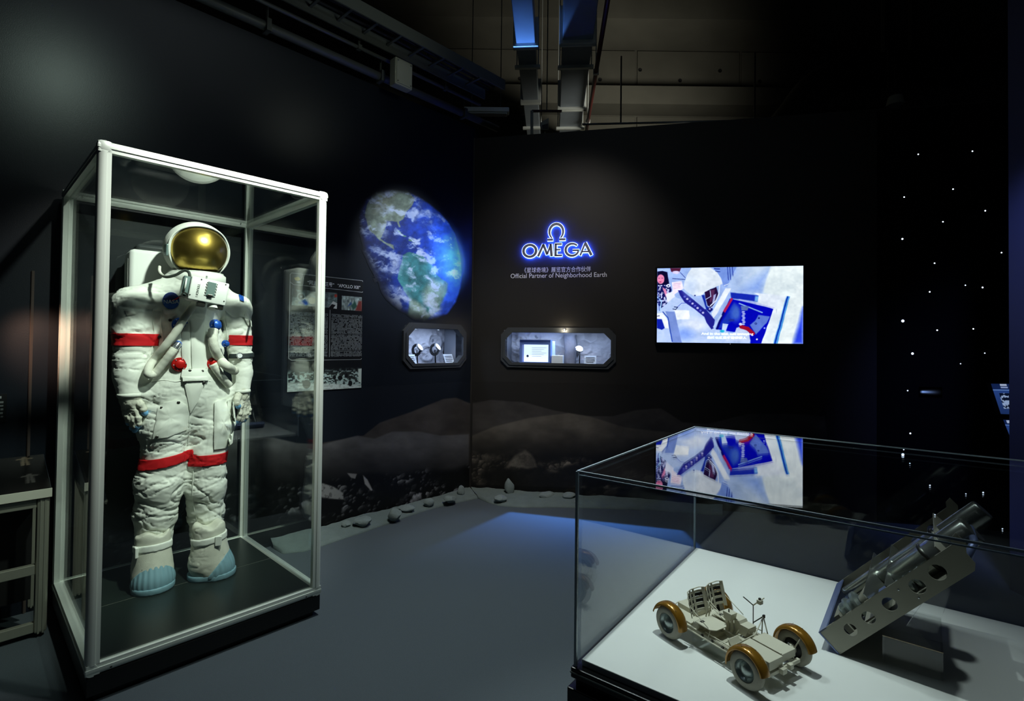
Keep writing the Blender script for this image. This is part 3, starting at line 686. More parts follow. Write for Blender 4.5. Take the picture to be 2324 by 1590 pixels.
# ------------------------------------------------------------------ poster board
p0 = on_left(650, 889); p1 = on_left(818, 878); p2 = on_left(655, 618); pw = float((p1 - p0) @ D); ph = float(p2[2] - p0[2])
t = frame_thing('information_poster', 'black text poster with white outline headed APOLLO XIII behind the glass case', 'poster', p0 - N * .008, D)
mb = MB(); mb.bb((0, -.004, 0), (pw, .004, ph)); mb.obj('backing_board', m_black, t)
def poster(u, v, P):
    x = u / pw * 690 + 165; y = 1440 - v / ph * 1180 + 8           # working units of the close-up view
    p = Paint(x, y, (13, 16, 20))
    # photographs across the top
    f1 = fbm(x / 26, y / 26, seed=51); f2 = fbm(x / 14, y / 30, seed=52)
    a = (x > 190) & (x < 600) & (y > 432) & (y < 590); p.c[a] = (np.array([96, 112, 112]) * (.3 + 1.3 * f1)[..., None])[a]
    p.ell(270, 500, 36, 40, (150, 165, 165)); p.ell(270, 500, 26, 30, (30, 36, 40)); p.ell(270, 500, 9, 10, (170, 180, 185)); p.ell(215, 470, 18, 40, (22, 26, 30), 6); p.ell(290, 560, 40, 16, (40, 70, 130), 10)
    p.ell(365, 530, 34, 36, (172, 168, 140), 10); p.poly([(520, 590), (560, 520), (600, 540), (596, 600)], (210, 214, 214)); p.poly([(515, 600), (548, 552), (585, 560), (560, 600)], (16, 16, 18)); p.ell(585, 462, 14, 18, (170, 60, 50), 3)
    b = (x > 645) & (x < 845) & (y > 455) & (y < 605); p.c[b] = (np.array([150, 166, 166]) * (.45 + 1.0 * f2)[..., None])[b]
    p.poly([(735, 560), (775, 500), (800, 560), (760, 600)], (50, 90, 80), 14); p.poly([(700, 570), (735, 510), (745, 540)], (60, 90, 150), 10); p.poly([(815, 500), (846, 495), (846, 606), (780, 606)], (120, 50, 45), 16)
    # columns of small print
    ln = (np.mod(y, 14.5) < 8.2); words = vn(x / 7, np.floor(y / 14.5) * 7.3, seed=55)
    rag = 1 - .45 * (vn(np.floor(y / 14.5) * 3.1, 2.5, seed=56) > .86)
    colr = ln & (words > .30) & (y > 655) & (y < 1105)
    p.c[colr & (x > 545) & (x < 545 + 310 * rag)] = (122, 128, 132)
    p.c[colr & (x > 180) & (x < 180 + 335 * rag)] = (112, 120, 124)
    p.line([(533, 615), (533, 1105)], 4, (170, 176, 180), 2)
    # outline
    p.line([(185, 272), (848, 272), (862, 290), (862, 1118), (845, 1138), (200, 1138), (172, 1118), (172, 288), (185, 272)], 4.5, (176, 182, 186), 2)
    p.line([(272, 385), (848, 400), (862, 384)], 4.5, (176, 182, 186), 2); p.line([(272, 385), (200, 385), (172, 360)], 4.5, (176, 182, 186), 2); p.line([(272, 272), (284, 292), (284, 368), (272, 385)], 4.5, (176, 182, 186), 2)
    # emblem
    p.poly([(198, 300), (215, 285), (258, 285), (272, 300), (272, 355), (258, 370), (215, 370), (198, 355)], (36, 42, 48)); p.poly([(205, 318), (240, 300), (262, 325), (240, 345), (215, 340)], (188, 170, 70), 5); p.ell(244, 356, 18, 9, (180, 185, 185), 4)
    # crowd photograph along the bottom
    c = y > 1250; cr = fbm(x / 20, y / 15, seed=58); k = np.clip((y - 1220) / 60, 0, 1)
    val = np.where(cr > .5, 196, 46) + 50 * (fbm(x / 8, y / 8, seed=59) - .5)
    cc = np.array([.88, 1.0, .98]) * val[..., None]; p.blend(k * .92, np.clip(cc, 8, 235))
    p.blend(np.clip((y - 1345 - .1 * (x - 200)) / 20, 0, 1) * .8, (196, 208, 204)); p.ell(330, 1380, 34, 44, (14, 16, 18), 8); p.ell(640, 1330, 22, 26, (16, 18, 20), 5); p.ell(700, 1310, 16, 24, (18, 20, 22), 5); p.ell(585, 1322, 16, 24, (20, 22, 24), 5); p.ell(742, 1395, 20, 30, (14, 16, 18), 6)
    p.poly([(820, 1240), (862, 1236), (862, 1400), (825, 1380)], (190, 206, 200), 8)
    return p.c
picture('poster_print', (0, -.0045, 0), (1, 0, 0), (0, 0, 1), pw, ph, 260, 400, poster, m_print, t)
ux = pw / 690; uz = ph / 1180
text_obj('heading', '“阿波罗十三号”   “APOLLO XIII”', m_txt, t, ((322 - 165) * ux, -.0046, (1448 - 372) * uz), (1, 0, 0), (0, 0, 1), width=505 * ux, height=46 * uz)

# small dark panel with text at the far left edge
q = on_left(-60, 962); q1 = on_left(14, 955); w_ = float((q1 - q) @ D); h_ = float(on_left(5, 896)[2] - on_left(5, 960)[2])
t = frame_thing('information_board', 'small dark caption board at the far left of the wall', 'panel', q - N * .004, D)
mb = MB(); mb.bb((0, -.006, 0), (w_, .004, h_), .001); mb.obj('panel_board', m_black, t)
def cap(u, v, P):
    p = Paint(u, v, (14, 17, 19)); y = h_ - v
    m = (np.mod(y, .018) < .009) & (vn(u / .008, np.floor(y / .018), seed=61) > .35) & (y > .035) & (u > .02) & (u < w_ - .012); p.c[m] = (120, 126, 126); p.c[(y < .022) & (y > .01) & (u > w_ * .5) & (u < w_ - .02)] = (150, 155, 155)
    return p.c
picture('panel_print', (0, -.0066, 0), (1, 0, 0), (0, 0, 1), w_, h_, 90, 60, cap, m_print, t)

# ------------------------------------------------------------------ sign with lit letters
sg = on_back(1265, 547); px2m = float((on_back(1345, 547) - on_back(1185, 547)) @ T) / 160
m_chrome = mat('dark_chrome_letter', (132, 134, 152), .35, .3)
m_halo = mat('letter_backlight', (120, 150, 255), .5, emit=(176, 196, 255), estr=4.5)
m_glow = mat('letter_wall_glow_led', (60, 90, 255), .5, emit=(34, 76, 255), estr=190)
t = frame_thing('lit_letter_sign', 'OMEGA sign in dark letters with blue-white backlight on the charcoal wall', 'sign', sg, T)
def P2(x, y): return ((x - 1265) * px2m, (547 - y) * px2m)
def ribbon(mb, pts, w, y0, y1, closed=False):
    n = len(pts); L = []; R = []; ws = w if hasattr(w, '__len__') else [w] * n
    for i in range(n):
        a = np.array(pts[(i - 1) % n] if (closed or i > 0) else pts[i]); b = np.array(pts[(i + 1) % n] if (closed or i < n - 1) else pts[i])
        d = (b - a) / max(np.linalg.norm(b - a), 1e-9); nn = np.array([-d[1], d[0]]) * ws[i] / 2
        L.append(np.array(pts[i]) + nn); R.append(np.array(pts[i]) - nn)
    V_ = [(p[0], yy, p[1]) for yy in (y0, y1) for s in (L, R) for p in s]; F = []
    for i in range(n if closed else n - 1):
        j = (i + 1) % n
        F += [(i, j, n + j, n + i), (2 * n + j, 2 * n + i, 3 * n + i, 3 * n + j), (i, 2 * n + i, 2 * n + j, j), (n + j, 3 * n + j, 3 * n + i, n + i)]
    if not closed: F += [(0, n, 3 * n, 2 * n), (n - 1, 3 * n - 1, 4 * n - 1, 2 * n - 1)]
    mb.add(V_, F)
def arc(cx, cy, rx, ry, a0, a1, n=30): return [P2(cx + rx * math.cos(math.radians(a)), cy - ry * math.sin(math.radians(a))) for a in np.linspace(a0, a1, n)]
S_ = 6.0 * px2m                                               # stroke width
letters = [('letter_omega', [(arc(1263, 527, 15.5, 17.5, -52, 232, 40), [3.2 + 3.0 * math.sin(PI * i / 39) for i in range(40)]), ([P2(1243, 544.5), P2(1256, 544.5)], 5), ([P2(1270, 544.5), P2(1284, 544.5)], 5)]),
           ('letter_o', [(arc(1203, 568.5, 14.5, 13.5, 0, 354, 48), [5.4 + .8 * abs(math.cos(math.radians(a))) for a in np.linspace(0, 354, 48)], True)]),
           ('letter_m', [([P2(1222, 582), P2(1234.5, 554)], 5), ([P2(1234, 555), P2(1243, 578)], 5.5), ([P2(1243, 578), P2(1251, 555)], 4), ([P2(1250.5, 554), P2(1253, 582)], 6)]),
           ('letter_e', [([P2(1262, 553.5), P2(1262, 582)], 5.6), ([P2(1260, 555), P2(1276, 555)], 4), ([P2(1260, 567.5), P2(1273, 567.5)], 3.6), ([P2(1260, 580.5), P2(1277, 580.5)], 4)]),
           ('letter_g', [(arc(1299, 568.5, 14.5, 13.5, 42, 345, 40), [4.0 + 1.6 * math.sin(PI * i / 39) for i in range(40)]), ([P2(1300, 570), P2(1315, 570)], 4)]),
           ('letter_a', [([P2(1317, 582), P2(1328, 554)], 4), ([P2(1327.5, 553), P2(1342, 582)], 6), ([P2(1321, 573.5), P2(1336, 573.5)], 3.4)])]
for nm, strokes in letters:
    f = MB(); h = MB(); g = MB()
    for st in strokes:
        cl = len(st) > 2; w = [v * px2m for v in st[1]] if hasattr(st[1], '__len__') else st[1] * px2m
        ad = lambda w, a: [v + a for v in w] if hasattr(w, '__len__') else w + a
        ribbon(f, st[0], w, -.030, -.022, cl); ribbon(h, st[0], ad(w, .009), -.0215, -.014, cl); ribbon(g, st[0], ad(w, .007), -.0135, -.011, cl)
    f.obj(nm, m_chrome, t); hb = h.obj('letter_backlight', m_halo, t); hb['label'] = 'glowing blue-white backlight rim'; g.obj('letter_wall_light', m_glow, t)
def wall_text(name, label, body, xl, xr, yb, yt):
    a = on_back(xl, yb); b = on_back(xr, yb + (xr - xl) * 0.006); o = frame_thing(name, label, 'lettering', a, T)
    w = float((b - a) @ T); h = float(on_back(xl, yt)[2] - a[2])
    text_obj('letters', body, m_txt, o, (0, -.002, 0), (1, 0, 0), (0, 0, 1), width=w, height=h)
wall_text('wall_lettering', 'white Chinese line of lettering under the lit sign', '《星球奇境》展览官方合作伙伴', 1190, 1341, 619, 607)
wall_text('wall_lettering', 'white line reading Official Partner of Neighborhood Earth', 'Official Partner of Neighborhood Earth', 1159, 1377, 634.5, 621)

# ------------------------------------------------------------------ television
c00, c10, c01 = on_back(1490.5, 776.5, .05), on_back(1822.5, 779, .05), on_back(1491, 596, .05)
tw = float((c10 - c00) @ T); tv_h = tw * 9 / 16 * .985
tv = frame_thing('television', 'wall mounted flat television showing a white-suited astronaut', 'television', c00, T)
mb = MB(); mb.bb((-.014, .002, -.018), (tw + .014, .045, tv_h + .014), .004); mb.obj('television_body', mat('tv_black', (6, 6, 7), .35), tv)
mb = MB(); b_ = .013
ring_prism(mb, [(-b_, -b_), (tw + b_, -b_), (tw + b_, tv_h + b_), (-b_, tv_h + b_)], [(0, 0), (tw, 0), (tw, tv_h), (0, tv_h)], (0, -.001, 0), (1, 0, 0), (0, 0, 1), .004); mb.obj('bezel', mat('tv_black'), tv)
def screen(u, v, P):
    x = 180 + u / tw * 1930; y = 1215 - v / tv_h * 1065
    wob = 8 * (fbm(x / 90, y / 90, seed=70) - .5); p = Paint(x + wob, y + wob, (184, 198, 240))
    p.c *= (.92 + .16 * fbm(x / 200, y / 120, seed=71))[..., None]
    p.poly([(940, 150), (1260, 150), (1200, 260), (1130, 420), (1080, 420), (1050, 300)], (150, 166, 224), 12)
    for xx in (1135, 1165, 1200): p.line([(xx, 150), (xx + 14, 330)], 9, (52, 64, 150), 6)
    p.line([(960, 170), (1030, 175)], 12, (30, 40, 120), 6); p.line([(975, 205), (1035, 215)], 10, (40, 50, 130), 6); p.line([(1090, 410), (1190, 370)], 12, (220, 226, 246), 5); p.line([(1150, 395), (1190, 372)], 8, (90, 60, 130), 5)
    # second person at the left edge
    p.poly([(180, 195), (250, 185), (320, 205), (345, 370), (300, 400), (180, 400)], (26, 14, 44), 10); p.ell(228, 305, 50, 68, (236, 150, 172), 8); p.ell(222, 345, 18, 8, (190, 70, 96), 5); p.line([(200, 292), (215, 292)], 7, (90, 50, 90), 4); p.line([(240, 290), (258, 290)], 7, (90, 50, 90), 4)
    p.poly([(180, 385), (350, 380), (380, 460), (350, 720), (240, 760), (180, 640)], (34, 28, 88), 10)
    n = fbm(x / 22, y / 22, seed=72); z = (x > 180) & (x < 350) & (y > 390) & (y < 740) & (n > .58); p.c[z] = (206, 204, 240)
    p.poly([(250, 420), (300, 450), (330, 560), (300, 560)], (228, 150, 176), 8); p.ell(335, 400, 26, 24, (240, 240, 252), 5); p.ell(335, 402, 11, 10, (60, 54, 120), 4)
    p.poly([(300, 520), (400, 480), (430, 560), (380, 640), (330, 700)], (236, 236, 252), 10)
    p.poly([(360, 150), (510, 150), (482, 222), (425, 228), (372, 200)], (112, 40, 52), 10); p.ell(440, 212, 50, 22, (226, 214, 240), 10)
    p.line([(395, 300), (575, 318)], 9, (26, 30, 110), 4); p.line([(500, 215), (575, 300)], 8, (60, 64, 140), 4)
    p.poly([(382, 352), (520, 336), (546, 440), (430, 520), (402, 540)], (246, 236, 246), 4)
    for k in range(4): p.line([(405, 380 + 22 * k), (505, 368 + 22 * k)], 5, (224, 150, 180), 4)
    # suit body
    p.poly([(180, 760), (270, 700), (420, 560), (520, 600), (700, 740), (840, 850), (930, 1000), (1000, 1030), (1440, 1150), (1420, 1215), (180, 1215)], (206, 216, 246), 8)
    p.poly([(420, 745), (620, 758), (640, 880), (455, 890)], (248, 250, 252), 14); p.ell(700, 960, 160, 90, (232, 236, 248), 90); p.ell(560, 1090, 120, 80, (150, 170, 238), 110, .8)
    p.poly([(300, 770), (425, 775), (525, 1215), (400, 1215), (340, 900)], (150, 160, 210), 8); p.line([(265, 780), (330, 860), (395, 1200)], 14, (60, 84, 170), 6); p.poly([(180, 800), (262, 790), (330, 900), (345, 1015), (290, 1010), (240, 880), (180, 870)], (246, 248, 252), 8)
    p.poly([(180, 880), (250, 885), (290, 1010), (250, 1035), (180, 1010)], (32, 46, 168), 10); p.line([(185, 840), (215, 836)], 10, (30, 30, 90), 4)
    p.line([(180, 560), (240, 620), (225, 760)], 16, (190, 216, 250), 6); p.line([(195, 500), (215, 760)], 8, (60, 80, 160), 4)
    p.line([(400, 735), (440, 745), (465, 712), (420, 705)], 10, (20, 24, 80), 5); p.line([(465, 705), (520, 655), (620, 650), (700, 720)], 7, (90, 96, 190), 5)
    # helmet
    p.poly([(470, 470), (520, 468), (700, 620), (850, 740), (970, 890), (955, 1010), (925, 1025), (860, 930), (830, 850), (700, 740), (560, 640), (495, 540)], (58, 48, 140), 8)
    for k in range(8): p.ell(560 + k * 36, 560 + k * 33, 16, 15, (214, 206, 240) if k % 2 else (120, 110, 200), 8)
    p.poly([(640, 470), (800, 540), (860, 720), (840, 745), (700, 620)], (186, 198, 236), 10)
    p.poly([(655, 150), (900, 150), (1000, 225), (1050, 310), (1072, 382), (940, 440), (835, 500), (800, 545), (690, 555), (600, 500), (545, 440), (558, 350), (592, 250)], (236, 240, 246), 8)
    p.ell(640, 420, 80, 120, (206, 216, 240), 120, .7); p.ell(700, 545, 12, 10, (60, 60, 130), 4)
    p.poly([(790, 540), (830, 540), (860, 690), (930, 760), (905, 790), (855, 745)], (40, 60, 160), 8)
    p.poly([(832, 500), (985, 425), (1012, 520), (990, 620), (925, 715), (872, 690), (842, 580)], (64, 24, 58), 6); p.poly([(915, 470), (965, 460), (960, 540), (920, 640), (900, 640)], (120, 60, 84), 10); p.poly([(950, 540), (985, 520), (970, 620), (930, 680)], (196, 190, 222), 10)
    p.line([(1030, 402), (1022, 520), (985, 620), (910, 692)], 15, (236, 240, 252), 5); p.line([(905, 480), (915, 560), (850, 600)], 9, (210, 214, 244), 5)
    p.ell(905, 740, 36, 30, (40, 36, 120), 6); p.ell(900, 735, 12, 10, (220, 216, 240), 4); p.ell(925, 715, 10, 10, (200, 200, 236), 4)
    # bright wall at the right
    g = np.clip((x - 1250) / 520, 0, 1)[..., None]; q = np.array([196, 208, 238]) * (1 - g) + np.array([238, 244, 242]) * g
    m = np.clip(.5 - sdpoly(x, y, [(1255, 150), (2110, 150), (2110, 1215), (1700, 1215), (1500, 640), (1180, 520), (1110, 470), (1215, 260), (1250, 230)]) / 14, 0, 1); p.blend(m, q)
    p.poly([(1700, 150), (1640, 330), (1590, 520), (1470, 525), (1330, 480), (1500, 330)], (150, 170, 234), 160, .75); p.poly([(1700, 150), (2110, 150), (2110, 350), (1900, 560), (1600, 520), (1640, 330)], (238, 244, 242), 30)
    # instrument frame and dark interior
    p.poly([(1110, 445), (1185, 450), (1000, 800), (950, 870), (925, 800)], (240, 243, 250), 8)
    p.poly([(1165, 590), (1735, 735), (1700, 850), (1590, 1215), (1440, 1215), (1400, 1090), (985, 1020)], (10, 12, 186), 8); p.poly([(1225, 640), (1290, 740), (1200, 900), (1060, 1010), (1010, 1010)], (50, 74, 186), 30); p.ell(1250, 800, 60, 110, (96, 120, 196), 60)
    p.poly([(1175, 505), (1545, 552), (1535, 640), (1300, 600), (1185, 590)], (44, 58, 176), 12); p.poly([(1500, 560), (1560, 560), (1530, 640), (1490, 630)], (150, 190, 236), 20)
    p.poly([(1480, 513), (1905, 560), (1850, 700), (1735, 740), (1530, 640), (1545, 555)], (238, 242, 248), 8); p.line([(1290, 605), (1740, 722)], 9, (210, 200, 246), 5)
    p.line([(1190, 600), (1095, 775)], 34, (196, 44, 86), 8); p.line([(1085, 790), (1000, 1012)], 30, (26, 16, 110), 10); p.line([(1050, 830), (960, 990)], 26, (206, 218, 246), 10)
    p.line([(1292, 660), (1590, 788)], 16, (168, 194, 232), 6); p.poly([(1310, 690), (1420, 700), (1400, 760), (1320, 760)], (120, 128, 176), 12)
    for k in range(7): p.ell(1345 + 8 * (k % 2), 780 + 28 * k, 22, 11, (206, 208, 244), 5)
    p.poly([(1540, 820), (1690, 842), (1650, 930), (1510, 1090), (1430, 960), (1500, 900)], (128, 142, 212), 12); p.ell(1548, 865, 14, 12, (40, 44, 120), 5); p.ell(1508, 940, 15, 14, (40, 44, 120), 5); p.ell(1508, 940, 7, 7, (128, 142, 212), 4)
    p.poly([(1075, 940), (1150, 950), (1110, 1070), (1060, 1060)], (214, 224, 246), 8); p.ell(1190, 895, 40, 18, (60, 66, 150), 8); p.ell(1070, 1050, 30, 18, (60, 190, 214), 10)
    p.poly([(1255, 1000), (1320, 975), (1420, 1060), (1440, 1190), (1100, 1190), (1150, 1110), (1240, 1060)], (216, 222, 246), 12); p.line([(1318, 985), (1400, 1010), (1470, 1075)], 52, (186, 22, 44), 8); p.ell(1310, 950, 22, 18, (226, 226, 248), 6)
    p.ell(1522, 1157, 12, 12, (240, 240, 255), 4); p.ell(1622, 1004, 12, 10, (190, 200, 250), 4)
    p.poly([(1735, 735), (1850, 640), (1910, 565), (1745, 1215), (1580, 1215)], (240, 245, 248), 8); p.poly([(1900, 562), (1945, 568), (1790, 1215), (1735, 1215)], (110, 170, 226), 10); p.line([(1915, 570), (1755, 1215)], 16, (22, 60, 170), 8)
    p.poly([(1945, 568), (2110, 340), (2110, 730), (1990, 1215), (1790, 1215)], (240, 245, 243), 10); p.poly([(2110, 720), (2110, 1215), (1988, 1215)], (74, 88, 232), 60)
    p.line([(1775, 745), (1770, 790)], 6, (190, 196, 210), 4)
    # more contrast and blue, as the panel shows it
    p.c *= (.95 + .12 * (fbm(x / 160, y / 110, seed=78) - .5) + .08 * (fbm(x / 30, y / 30, seed=79) - .5))[..., None]
    q = np.clip(p.c / 255, 0, 1); return 255 * np.stack([q[..., 0] ** 1.45, q[..., 1] ** 1.25, q[..., 2]], -1)
picture('screen', (0, -.0005, 0), (1, 0, 0), (0, 0, 1), tw, tv_h, 420, 236, screen, mat('screen_image', vcol=True, rough=.15, vemit=1.12, spec=.3), tv, 1.0)
m_sub = mat('subtitle_white', (255, 255, 255), .5, emit=(255, 255, 255), estr=1.15)
su = lambda x: (x - 180) / 1930 * tw; sv = lambda y: (1215 - y) / 1065 * tv_h
text_obj('subtitle', 'And in the end, not annoying', m_sub, tv, (su(790), -.0016, sv(1112)), (1, 0, 0), (0, 0, 1), width=su(1476) - su(790), height=.027, off=.012)
text_obj('subtitle', '最终也还是不觉得烦人', m_sub, tv, (su(868), -.0016, sv(1158)), (1, 0, 0), (0, 0, 1), width=su(1390) - su(868), height=.022, off=.012)
mb = MB(); mb.lathe([(0, .001), (.002, 0)], (tw * .515, -.0062, -.008), (0, -1, 0), 8); mb.obj('power_light', mat('white_led', (255, 255, 255), emit=(255, 255, 255), estr=.7), tv)

# ------------------------------------------------------------------ display niches in the walls
m_niche = mat('niche_frame', (54, 58, 62), .5); m_rock = mat('moon_relief', (176, 176, 182), .9, noise=.22, nscale=9, bump=.5, bscale=60, spec=.1)
m_case = mat('niche_lining', (120, 124, 132), .8)
def octa(w, h, c, g=0.0): return [(-g + c, -g), (w + g - c, -g), (w + g, -g + c), (w + g, h + g - c), (w + g - c, h + g), (c - g, h + g), (-g, h + g - c), (-g, c - g)]
def niche(label, P, ex, s, z, depth, seed, light, lpow, lcol):
    w, h = s[1] - s[0], z[1] - z[0]; O = P + np.asarray(ex) * s[0] + Z * z[0]
    t = frame_thing('display_niche', label, 'display niche', O, ex)
    c = h * .22; mb = MB(); ring_prism(mb, octa(w, h, c, .035), octa(w, h, c, -.004), (0, .0, 0), (1, 0, 0), (0, 0, 1), .022); mb.obj('frame', m_niche, t, auto=30)
    mb = MB(); ring_prism(mb, octa(w, h, c, .014), octa(w, h, c, -.010), (0, -.022, 0), (1, 0, 0), (0, 0, 1), .010); mb.obj('frame_lip', m_niche, t, auto=30)
    for k in ((0, 0, 1, 1), (w, 0, -1, 1), (0, h, 1, -1), (w, h, -1, -1)):
        mb = MB(); mb.add([(k[0], .004, k[1]), (k[0] + k[2] * c * 1.05, .004, k[1]), (k[0], .004, k[1] + k[3] * c * 1.05), (k[0], .05, k[1]), (k[0] + k[2] * c * 1.05, .05, k[1]), (k[0], .05, k[1] + k[3] * c * 1.05)], [(0, 1, 2), (5, 4, 3), (0, 3, 4, 1), (1, 4, 5, 2), (2, 5, 3, 0)]); mb.obj('corner_fillet', m_niche, t)
    mb = MB(); mb.bb((-.012, 0, -.012), (w + .012, depth, 0)); mb.bb((-.012, 0, h), (w + .012, depth, h + .012)); mb.bb((-.012, 0, 0), (0, depth, h)); mb.bb((w, 0, 0), (w + .012, depth, h)); mb.bb((-.012, depth + .03, -.012), (w + .012, depth + .04, h + .012)); mb.obj('lining', m_case, t)
    cr = [(RNG.uniform(0, w), RNG.uniform(.1 * h, h), RNG.uniform(.02, .075)) for _ in range(20)]
    def relief(u, v):
        r = .030 * (fbm(u / .12, v / .12, seed=seed) - .5) + .012 * (fbm(u / .03, v / .03, seed=seed + 1) - .5)
        for a, b, q in cr:
            d = np.hypot(u - a, v - b) / q; r = r + q * (.16 * np.exp(-((d - 1) / .22) ** 2) - .26 * np.exp(-(d / .75) ** 2))
        return r
    o = picture('moon_relief', (0, depth + .004, 0), (1, 0, 0), (0, 0, 1), w, h, 130, 80, lambda u, v, P: np.full(u.shape + (3,), 150.), m_rock, t, 1.0, relief)
    mb = MB(); mb.bb((0, .012, h - .012), (w, .03, h - .002)); mb.obj('light_strip', m_case, t)
    R_m = Matrix.Rotation(math.atan2(ex[1], ex[0]), 4, 'Z')
    for x, pw_ in light:
        l = lamp('AREA', 'niche_light', O + np.asarray(ex) * (x * w) + Z * (h - .02) + np.array(R_m @ Vector((0, depth * .25, 0)))[:3], O + np.asarray(ex) * (x * w) + np.array(R_m @ Vector((0, depth * .45, 0)))[:3], pw_ * lpow, lcol, w * .16, sy=.04)
    return t, w, h
ICE = (.52, .68, 1.0)
tl, wl, hl = niche('left lit niche with two watches on stands under the earth', WLO, D, nl_s, nl_z, .26, 81, [(.25, 1), (.62, 1)], 1.05, ICE)
tr_, wr, hr = niche('right lit niche with moon relief below the letter sign', K, T, nr_s, nr_z, .30, 85, [(.2, 1), (.42, 1), (.64, 1), (.86, .7)], .95, ICE)
m_stand = mat('black_stand', (14, 14, 16), .4); m_steel = mat('polished_steel', (200, 205, 212), .18, .9); m_card = mat('ice_blue_card', (206, 222, 240), .5)
m_dial = mat('watch_dial', (236, 238, 242), .3)
def watch(label, P, ex, size, grp):
    t = frame_thing('wristwatch', label, 'watch', P, ex); s = size
    mb = MB(); mb.lathe([(0, 0), (.26 * s, 0), (.26 * s, .03 * s), (.05 * s, .05 * s)], (0, 0, 0), (0, 0, 1), 20); mb.obj('stand_base', m_stand, t, auto=40)
    mb = MB(); mb.tube([(0, 0, 0), (0, .01, .95 * s)], .045 * s, 10); mb.obj('stand_post', m_stand, t, True)
    ax = Vector((.45, -1, .75)).normalized()
    mb = MB(); mb.lathe([(0, -.04 * s), (.30 * s, -.04 * s), (.32 * s, 0), (.30 * s, .05 * s), (.27 * s, .06 * s)], (0, -.03, 1.12 * s), ax, 28); mb.obj('watch_case', m_steel, t, auto=40)
    mb = MB(); mb.lathe([(0, .058 * s), (.26 * s, .058 * s), (.275 * s, .05 * s)], (0, -.03, 1.12 * s), ax, 28); mb.obj('dial', m_dial, t)
    u = ax.orthogonal().normalized(); c = Vector((0, -.03, 1.12 * s)); mb = MB(); e1 = Vector((1, 0, 0)) - ax * ax.x; e1.normalize(); e2 = ax.cross(e1)
    pts = [c - ax * (.30 * s * (1 - math.cos(a))) + e2 * (.36 * s * math.sin(a)) for a in np.linspace(.7, 2 * PI - .7, 18)]
    for a, b in zip(pts[:-1], pts[1:]): mb.bar(a, b, .2 * s, .03 * s, e1)
    mb.obj('strap', m_stand, t)
    return t
def cardplate(label, P, ex, w, h, tilt=.5, grp=None):
    t = frame_thing('caption_card', label, 'card', P, ex); mb = MB()
    mb.prism([(0, 0), (.004, 0), (.004 + h * tilt, h), (h * tilt, h)], (-w / 2, 0, 0), (0, 1, 0), (0, 0, 1), w); mb.obj('card_board', m_card, t)
    for k in range(4):
        q = h * (.75 - .17 * k); mb = MB(); mb.bb((-w * .38, q * tilt - .0016, q), (w * (.38 - .12 * (k == 3)), q * tilt + .002, q + h * .05)); mb.obj('text_line', mat('print_grey', (70, 84, 110), .6), t)
    return t
def inl(x, y, z=0.0): return WLO + D * (nl_s[0] + x * wl) + N * y + Z * (nl_z[0] + z + .0005)
def inr(x, y, z=0.0): return K + T * (nr_s[0] + x * wr) - NB * y + Z * (nr_z[0] + z + .0005)
watch('white-faced watch on a black stand, left one in the left niche', inl(.34, .12), D, hl * .40, None)
watch('white-faced watch on a black stand, right one in the left niche', inl(.66, .12), D, hl * .41, None)
cardplate('ice-blue caption card in the left corner of the left niche', inl(.17, .05), D, wl * .17, hl * .26)
cardplate('ice-blue caption card right of the watches in the left niche', inl(.86, .06), D, wl * .17, hl * .26)
# right niche contents
sx = lambda px: (px - 1146) / (1389 - 1146)
t = frame_thing('lit_document_box', 'blue framed lit document box standing in the right niche', 'display box', inr(sx(1178), .06), T); W_, H_ = wr * (1250 - 1178) / 243, hr * .74
mb = MB(); ring_prism(mb, [(0, 0), (W_, 0), (W_, H_), (0, H_)], [(.022, .012), (W_ - .02, .012), (W_ - .02, H_ - .045), (.022, H_ - .045)], (0, .0, 0), (1, 0, 0), (0, 0, 1), -.11); mb.obj('box_frame', mat('box_blue', (96, 128, 206), .5), t)
mb = MB(); mb.bb((.02, .10, .01), (W_ - .018, .11, H_ - .04)); mb.obj('lit_panel', mat('lit_panel', (220, 235, 255), .5, emit=(214, 234, 255), estr=1.15), t)
for k in range(6): mb = MB(); mb.bb((W_ * .34, .098, H_ * (.66 - .075 * k)), (W_ * (.82 - .08 * (k % 3)), .0995, H_ * (.672 - .075 * k))); mb.obj('text_line', mat('print_pale', (150, 176, 214), .6), t)
mb = MB(); mb.lathe([(0, 0), (.012, .002)], (W_ * .2, .098, H_ * .3), (0, -1, 0), 10); mb.obj('seal_mark', mat('print_grey'), t)
t = frame_thing('step_plinth', 'pale stepped plinth beside the document box in the right niche', 'plinth', inr(sx(1252), .07), T)
mb = MB(); mb.bb((0, 0, 0), (wr * .108, .10, hr * .26), .002); mb.obj('step', m_card, t); mb = MB(); mb.bb((-.01, .1, 0), (wr * .02, .14, hr * .70), .002); mb.obj('riser', m_card, t)
watch('steel watch on a thin stand in the right niche', inr(sx(1315), .14), T, hr * .42, None)
cardplate('bright caption card at the right of the right niche', inr(sx(1340), .10), T, wr * .112, hr * .27, .12)
t = frame_thing('relief_pillar', 'craggy arched moon-rock pillar in the right niche behind the watch', 'model', inr(sx(1292), .22), T)
vv = [(.05 * math.cos(a) * (1 + .35 * vn(math.cos(a) * 2, k * .5, seed=92)), .035 * math.sin(a), hr * .92 * k / 9) for k in range(10) for a in np.linspace(0, 2 * PI, 12, endpoint=False)]
ff = [(k * 12 + i, k * 12 + (i + 1) % 12, (k + 1) * 12 + (i + 1) % 12, (k + 1) * 12 + i) for k in range(9) for i in range(12)]
mesh_obj('pillar_rock', vv, [tuple(int(x) for x in f) for f in ff], mat('pillar_rock', (104, 106, 116), .95, noise=.4, nscale=14, bump=.8, bscale=40, spec=.1), t, True)
